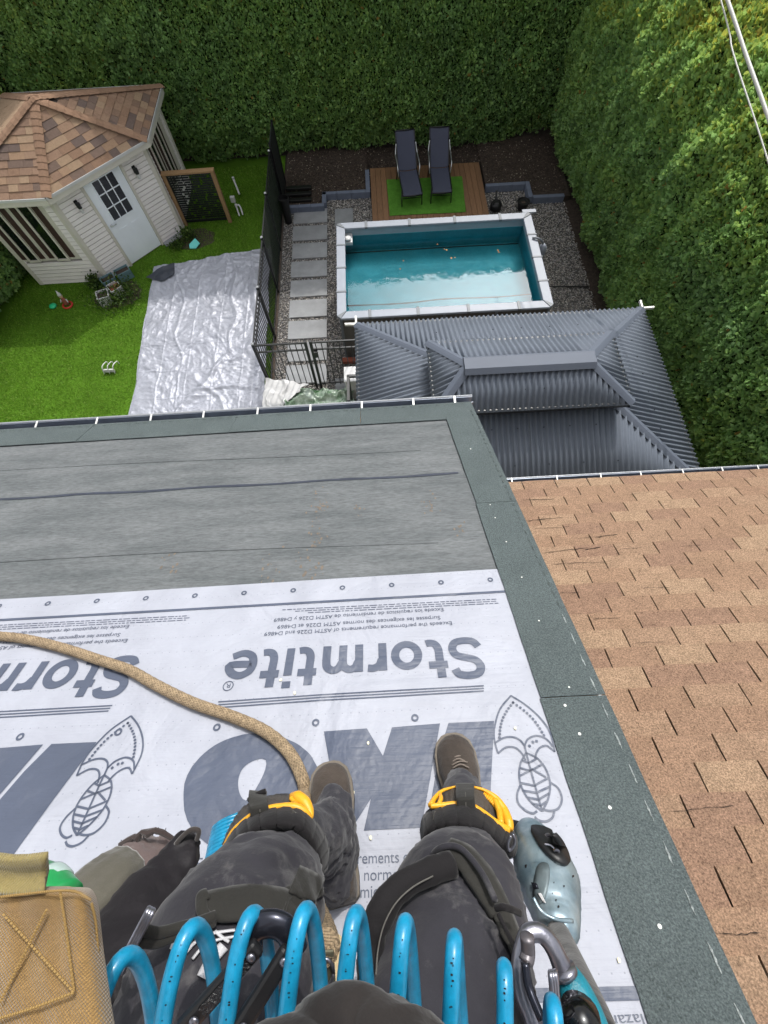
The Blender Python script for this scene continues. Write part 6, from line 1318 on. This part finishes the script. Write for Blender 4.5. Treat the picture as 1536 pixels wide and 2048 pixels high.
# --- tan pouch at the left
po = thing('tool_pouch', 'tan canvas tool pouch with crossed stitching at the lower left', 'pouch', tuple(U(80, 1950, .42)))
rows = [(1784, -60, 176), (1790, -60, 186), (1806, -60, 194), (1840, -60, 198), (1900, -60, 204), (1960, -60, 213), (2020, -60, 221), (2100, -60, 236), (2200, -60, 250)]; V_, Fq = [], []; nx = 22
for (y, x0, x1) in rows:
    for i in range(nx+1):
        a_ = i/nx; x = x0+(x1-x0)*a_; yy = y - 8*math.sin(a_*2.6) * (1 if y < 1800 else .2); dd = .275 + .0006*(y-1784)*-.12 + .024*max(0, (a_-.86)/.14)**2 + (.02 if y < 1786 else 0) + .004*noise.noise(Vector((x*.02, y*.02, 1))); V_.append(U(x, yy, dd))
mb = MB(); mb.add(V_, [(j*(nx+1)+i, (j+1)*(nx+1)+i, (j+1)*(nx+1)+i+1, j*(nx+1)+i+1) for j in range(len(rows)-1) for i in range(nx)], [((i/nx)*.12, j*.03) for j in range(len(rows)) for i in range(nx+1)])
o = mb.build('front_panel', tan_m, po, smooth=True); s_ = o.modifiers.new('t', 'SOLIDIFY'); s_.thickness = .004; s_.offset = 0; ss = o.modifiers.new('s', 'SUBSURF'); ss.render_levels = 2; ss.levels = 1
mb = MB(); mb.prism([U(x, y, .30) for x, y in ((-60, 1838), (96, 1836), (108, 1850), (116, 1900), (134, 2048), (150, 2200), (-60, 2200))], -EZc*.03); mb.build('back_panel', tan_m, po, bevel=.01)
for ln_ in ([(5, 1827), (148, 1985)], [(93, 1819), (0, 2005)], [(-10, 2039), (60, 2018), (148, 1985)], [(120, 1782), (132, 1860), (148, 1983)], [(-10, 1795), (50, 1788), (108, 1782), (150, 1783), (182, 1800)], [(183, 1806), (192, 1850), (200, 1950), (212, 2048)]):
    P_ = s2(ln_, 14) if len(ln_) > 2 else [(ln_[0][0]+(ln_[1][0]-ln_[0][0])*k/28, ln_[0][1]+(ln_[1][1]-ln_[0][1])*k/28) for k in range(29)]
    mb = MB()
    for k in range(0, len(P_)-1):
        (x0, y0), (x1, y1) = P_[k], P_[k+1]; dd = .2690 - .00007*(y0-1784) + .024*max(0, ((x0+60)/(262)-.86)/.14)**2*.9; mb.tube([U(x0*.85+x1*.15, y0*.85+y1*.15, dd), U(x0*.2+x1*.8, y0*.2+y1*.8, dd)], .0008, 5)
    o = mb.build('stitching', thread, po); o['kind'] = 'stuff'
wbm = fabric('yellow_webbing', C(150, 136, 88), C(124, 112, 72), weave=500); add_weave(wbm, 150)
mb = MB(); V_ = [U(x, y+3*math.sin(x*.05), .272+.007*math.cos((y-1750)*.06)) for y in (1721, 1735, 1750, 1765, 1778) for x in (-40, -10, 20, 50, 80, 89)]; mb.add(V_, [(j*6+i, (j+1)*6+i, (j+1)*6+i+1, j*6+i+1) for j in range(4) for i in range(5)], [(i*.02, j*.01) for j in range(5) for i in range(6)]); o = mb.build('webbing_loop', wbm, po, smooth=True); s_ = o.modifiers.new('t', 'SOLIDIFY'); s_.thickness = .004
gp = mat('green_bottle', C(40, 150, 84), .3, vary=.3, vscale=20, spec=.6); cg = thing('plastic_bottle', 'green plastic bottle with clear band tucked behind the tan pouch', 'bottle', tuple(U(100, 1750, .47)))
mb = MB(); loft(chain([(60, 1748, .40, .015, .012), (92, 1766, .385, .017, .013), (124, 1800, .37, .017, .013)]), 5, 24, mb=mb); mb.build('body', gp, cg, smooth=True)
mb = MB(); loft(chain([(88, 1763, .387, .0173, .0133), (96, 1769, .384, .0176, .0136), (104, 1778, .380, .0174, .0134)]), 3, 24, mb=mb); mb.build('clear_band', mat('milky_plastic', C(170, 190, 186), .25, vary=.15, vscale=30), cg, smooth=True)
# --- glove and dark sleeve tucked in the belt
gl_ = thing('work_glove', 'worn brown work glove with ribbed cuff tucked beside the tan pouch', 'glove', tuple(U(250, 1740, .6)))
mb = MB(); loft(chain([(150, 1830, .53, .040, .028), (185, 1790, .55, .041, .029), (222, 1752, .575, .037, .026), (252, 1730, .60, .033, .022)]), 10, 40, fold=.002, mb=mb, rib=lambda d_, t_: .0009*math.sin(t_*28)); mb.build('cuff', cl_rib, gl_, smooth=True)
mb = MB(); loft(chain([(244, 1735, .60, .033, .022), (275, 1716, .615, .036, .020), (308, 1704, .635, .036, .016), (338, 1698, .65, .028, .012), (352, 1690, .66, .016, .007)]), 7, 32, fold=.006, fsc=30, mb=mb); mb.build('palm', cl_brown, gl_, smooth=True)
mb = MB(); mb.tube([U(x, y, .625) for x, y in ((240, 1690), (255, 1682), (268, 1674), (275, 1676), (283, 1664), (296, 1667), (310, 1661), (325, 1665), (350, 1680))], [.004, .005, .004, .006, .003, .006, .004, .004, .003], 7); mb.build('frayed_edge', fabric('frayed', C(62, 52, 50)), gl_, smooth=False)
for k in range(16):
    x = 240 + k*6; mb = MB(); y = 1690 - k*1.7; mb.tube([U(x, y, .625), U(x+random.uniform(-8, 4), y-random.uniform(4, 12), .63)], .0006, 4); mb.build('loose_thread', cl_black, gl_)
slv = thing('dark_holster', 'long black leather tool holster hanging between the glove and the left thigh', 'holster', tuple(U(300, 1800, .55)))
mb = MB(); loft(chain([(388, 1668, .625, .010, .006), (376, 1682, .615, .022, .014), (350, 1730, .59, .033, .020), (305, 1795, .55, .043, .026), (262, 1860, .51, .047, .03), (225, 1930, .47, .05, .03), (200, 2010, .44, .052, .03), (190, 2120, .42, .055, .03)]), 7, 36, fold=.004, fsc=22, seed=9, mb=mb); mb.build('holster_body', fabric('black_leather', C(30, 27, 31), rough=.6, sheen=.05), slv, smooth=True)
rim([(352, 1688), (366, 1672), (382, 1660), (397, 1662), (394, 1680)], .60, .0035, 'holster_lip', fabric('lip', C(56, 50, 48)), slv)
mb = MB(); loft([(U(160, 1850, .62), EX*.07, EY*.04), (U(205, 1900, .56), EX*.06, EY*.05), (U(240, 1990, .52), EX*.06, EY*.06), (U(250, 2150, .5), EX*.07, EY*.06)], 5, 24, fold=.006, mb=mb); mb.build('back_flap', cl_black, slv, smooth=True)
# --- carabiners, levers, hook, ring plate
def carab(name, label, a_, b2, d_, cat='carabiner'):
    r_ = thing(name, label, cat, tuple(U(*a_, d_))); (x0, y0), (x1, y1) = a_, b2; l = math.hypot(x1-x0, y1-y0); nx_, ny_ = -(y1-y0)/l, (x1-x0)/l
    for k in (-1, 0, 1): mb = MB(); mb.tube(spline([U(x0+nx_*k*4.6, y0+ny_*k*4.6, d_+.018), U(x0+nx_*k*5, y0+ny_*k*5+2, d_+.004), U((x0+x1)/2+nx_*k*5, (y0+y1)/2+ny_*k*5, d_), U(x1+nx_*k*5, y1+ny_*k*5, d_+.002), U(x1+nx_*k*5, y1+ny_*k*5+6, d_+.05)], 8), .0024, 8); mb.build('plate', steel, r_, smooth=True)
    return r_
carab('carabiner', 'flat silver carabiner edge on the left beside the tan pouch', (300, 1822), (243, 1935), .37); carab('carabiner', 'small silver carabiner at the right beside the teal grip', (1106, 1946), (1114, 2040), .38)
big = thing('snap_hook', 'large grey steel snap hook hanging at the roofer\'s right hip', 'hook', tuple(U(1060, 1900, .42)))
mb = MB(); mb.tube(spline([U(x, y, d_) for x, y, d_ in ((1080, 2085, .40), (1066, 2034, .41), (1046, 1984, .42), (1040, 1934, .43), (1048, 1885, .44), (1060, 1866, .445), (1084, 1868, .445), (1106, 1894, .44), (1122, 1928, .435), (1140, 1960, .43))], 8), interp([.010, .010, .0095, .009, .0085, .0085, .0085, .009, .010, .010], 73), 14, ell=.8); mb.build('hook_frame', steel, big, smooth=True)
rim([(1054, 1872), (1056, 1905), (1052, 1925)], [.432, .43, .425], .007, 'gate', mat('grey_gate', C(108, 104, 108), .4, metal=.4, vary=.2, vscale=50), big); rim([(1050, 1925), (1058, 1975), (1084, 2040)], [.415, .405, .39], .0042, 'inner_bar', dsteel, big)
mb = MB(); mb.tube([U(1126, 1936, .432), U(1132, 1950, .43)], [.0125, .0125], 14); mb.build('ferrule', steel, big, smooth=True)
hk = thing('belt_hook', 'dark polished steel hook with two black lever arms in front of the left thigh', 'hook', tuple(U(550, 1900, .42)))
mb = MB(); mb.tube(spline([U(x, y, .33) for x, y in ((500, 1905), (503, 1868), (522, 1850), (552, 1848), (578, 1866), (590, 1900))], 8), .0100, 14, ell=.7); mb.build('hook_arc', dsteel, hk, smooth=True)
for (x0, y0, x1, y1, d0, d1) in ((518, 1888, 362, 2062, .318, .300), (580, 1896, 468, 2075, .318, .300)):
    mb = MB(); p, q_ = U(x0, y0, d0), U(x1, y1, d1); mb.bar(p, q_, .0130, .008, up=EZc); lv = mb.build('lever', mt['blackplastic'], hk, bevel=.003)
    for t_ in (.08, .80): mb = MB(); mb.lathe(p+(q_-p)*t_ + EZc*.005, [(.0036, 0), (.0034, .0014), (.001, .002)], 10, axis=EZc); mb.build('rivet', steel, lv, smooth=True)
    if x0 == 518:
        mb = MB(); mb.bar(p+(q_-p)*.12+EZc*.0055, p+(q_-p)*.7+EZc*.0055, .0085, .002, up=EZc); mb.build('grip_inlay', mat('shiny_black', C(16, 16, 18), .2, bump=.6, bscale=200), lv)
dp = thing('ring_plate', 'tarnished steel ring plate at the crotch with a red thread beside it', 'metal plate', tuple(U(655, 1930, .5)))
mb = MB(); mb.prism([U(x, y, .50) for x, y in ((638, 1898), (668, 1896), (672, 1960), (668, 2020), (640, 2030), (634, 1960))], EZc*.004); mb.build('plate', mat('tarnished', C(120, 118, 100), .5, metal=.6, vary=.3, vscale=60), dp, bevel=.002)
mb = MB(); mb.tube([U(650, 1945, .493) + EX*.010*math.cos(k*.42) + EY*.016*math.sin(k*.42) for k in range(16)], .0022, 6); mb.build('ring', steel, dp, smooth=True)
mb = MB(); mb.tube(spline([U(x, y, .49) for x, y in ((639, 1852), (642, 1875), (646, 1898))], 4), .0012, 5); mb.build('red_thread', mat('red_thread', C(190, 30, 34), .7), dp)
mb = MB(); mb.prism([r3(*rp(x, y), .004) for x, y in ((642, 1848), (664, 1858), (696, 1884), (704, 1930), (690, 1990), (650, 2010), (632, 1960))], RN*.012); o = mb.build('wood_offcut', mat('pale_wood', C(196, 176, 136), .8, vary=.15, vscale=14, grain=.1, gscale=80), bevel=.002); tag(o, 'pale wooden offcut lying on the underlay between the roofer\'s feet', 'wood')
# --- pneumatic nailer at his right
nl = thing('nail_gun', 'scuffed teal grey pneumatic nail gun with black handle hanging right of the right thigh', 'nail gun', tuple(U(1100, 1780, .7)))
mb = MB(); loft(chain([(1050, 1655, .86, .012, .012), (1058, 1668, .83, .030, .030), (1072, 1695, .80, .044, .042), (1084, 1725, .77, .052, .046), (1096, 1765, .735, .0535, .046), (1106, 1805, .70, .044, .040), (1112, 1838, .675, .036, .034), (1114, 1862, .655, .030, .028), (1116, 1884, .64, .018, .018)]), 8, 40, mb=mb, fold=.0012, fsc=22); nb_ = mb.build('housing', tealm, nl, smooth=True)
bv2 = BVHTree.FromPolygons([Vector(v) for v in mb.v], mb.f)
def hit2(x, y, off):
    d_ = ray(x, y); h = bv2.ray_cast(CAM, d_.normalized()); return CAM + d_*(((h[3] if h[0] is not None else .72*d_.length)-off)/d_.length)
def decal(poly, name, m, off, th, parent=nb_):
    cx_ = sum(p[0] for p in poly)/len(poly); cy_ = sum(p[1] for p in poly)/len(poly); mb = MB(); V_ = [hit2(cx_, cy_, off)]; n_ = len(poly)
    for k in (.5, 1): V_ += [hit2(cx_+(x-cx_)*k, cy_+(y-cy_)*k, off) for x, y in poly]
    F_ = [(0, 1+i, 1+(i+1) % n_) for i in range(n_)] + [(1+i, 1+n_+i, 1+n_+(i+1) % n_, 1+(i+1) % n_) for i in range(n_)]; mb.add(V_, F_); o = mb.build(name, m, parent, smooth=True); s_ = o.modifiers.new('t', 'SOLIDIFY'); s_.thickness = th; s_.offset = 0; return o
decal(s2([(1062, 1655), (1085, 1655), (1110, 1668), (1130, 1695), (1139, 1722), (1132, 1730), (1110, 1722), (1086, 1700), (1070, 1676)], 4, True), 'top_cap', mt['blackplastic'], .006, .007)
for x, y in ((1095, 1672), (1112, 1702)): mb = MB(); mb.lathe(hit2(x, y, .010), [(.006, 0), (.0058, .003), (.003, .0034), (.0028, .002)], 14, axis=EZc); mb.build('cap_screw', steel, nb_, smooth=False)
rim([(1089, 1688), (1100, 1690), (1108, 1696)], .70, .0012, 'cap_mark', steel, nb_)
decal(s2([(1072, 1740), (1082, 1726), (1096, 1728), (1100, 1745), (1096, 1775), (1088, 1800), (1076, 1808), (1066, 1790)], 4, True), 'side_recess', mat('recess_grey', C(104, 116, 120), .5, metal=.3, vary=.25, vscale=50), .0015, .002)
decal([(1064, 1766), (1074, 1768), (1076, 1776), (1068, 1778)], 'bolt', dsteel, .005, .005); decal([(1075, 1786), (1082, 1786), (1092, 1806), (1086, 1804)], 'label_chip', mt['white'], .004, .001)
for x, y, s_ in ((1112, 1800, 1), (1117, 1814, 1.4), (1052, 1732, 1.2), (1128, 1772, .8), (1108, 1765, .7), (1146, 1752, 1.1), (1105, 1786, .6)): decal([(x+2.4*s_*math.cos(k*.9)*random.uniform(.3, 1), y+4*s_*math.sin(k*.9)*random.uniform(.3, 1)) for k in range(7)], 'paint_chip', mt['blackplastic'], .0012, .0006)
rim([(1066, 1795), (1082, 1822), (1110, 1838), (1145, 1842)], [.66, .648, .642, .65], .003, 'housing_joint', tealm, nb_)
mb = MB(); mb.prism([U(x, y, .88) for x, y in ((1022, 1636), (1068, 1647), (1072, 1660), (1050, 1690), (1034, 1700))], EZc*.04); mb.build('nose_plate', mt['blackplastic'], nl, bevel=.004)
mb = MB(); mb.bar(U(1148, 1798, .70), U(1153, 1832, .68), .007, .012, up=EZc); mb.build('trigger_lever', mt['blackplastic'], nl, bevel=.002)
mb = MB(); loft(chain([(1116, 1868, .645, .0175, .0175), (1135, 1910, .58, .0175, .0175), (1160, 1965, .51, .0170, .0170), (1186, 2020, .455, .016, .016), (1215, 2090, .41, .016, .016)]), 6, 24, mb=mb); mb.build('handle', fabric('rubber_black', C(46, 45, 46), rough=.7), nl, smooth=True)
tg = thing('teal_grip_tool', 'teal plastic handled tool with black knob at the lower right edge of the gear', 'tool', tuple(U(1160, 2000, .42)))
mb = MB(); loft(chain([(1128, 1942, .44, .0125, .0125), (1144, 1972, .43, .016, .015), (1160, 2008, .42, .018, .016), (1176, 2045, .41, .018, .016), (1196, 2100, .40, .018, .016)]), 6, 24, mb=mb); mb.build('grip', mat('teal_rubber', C(18, 118, 136), .4, vary=.2, vscale=40, bump=.2, bscale=300), tg, smooth=True)
mb = MB(); mb.lathe(U(1160, 2045, .385), [(.004, -.018), (.016, -.012), (.019, 0), (.016, .012), (.004, .018)], 18, axis=EY); mb.build('knob', mat('gloss_black', C(14, 14, 16), .12), tg, smooth=True)
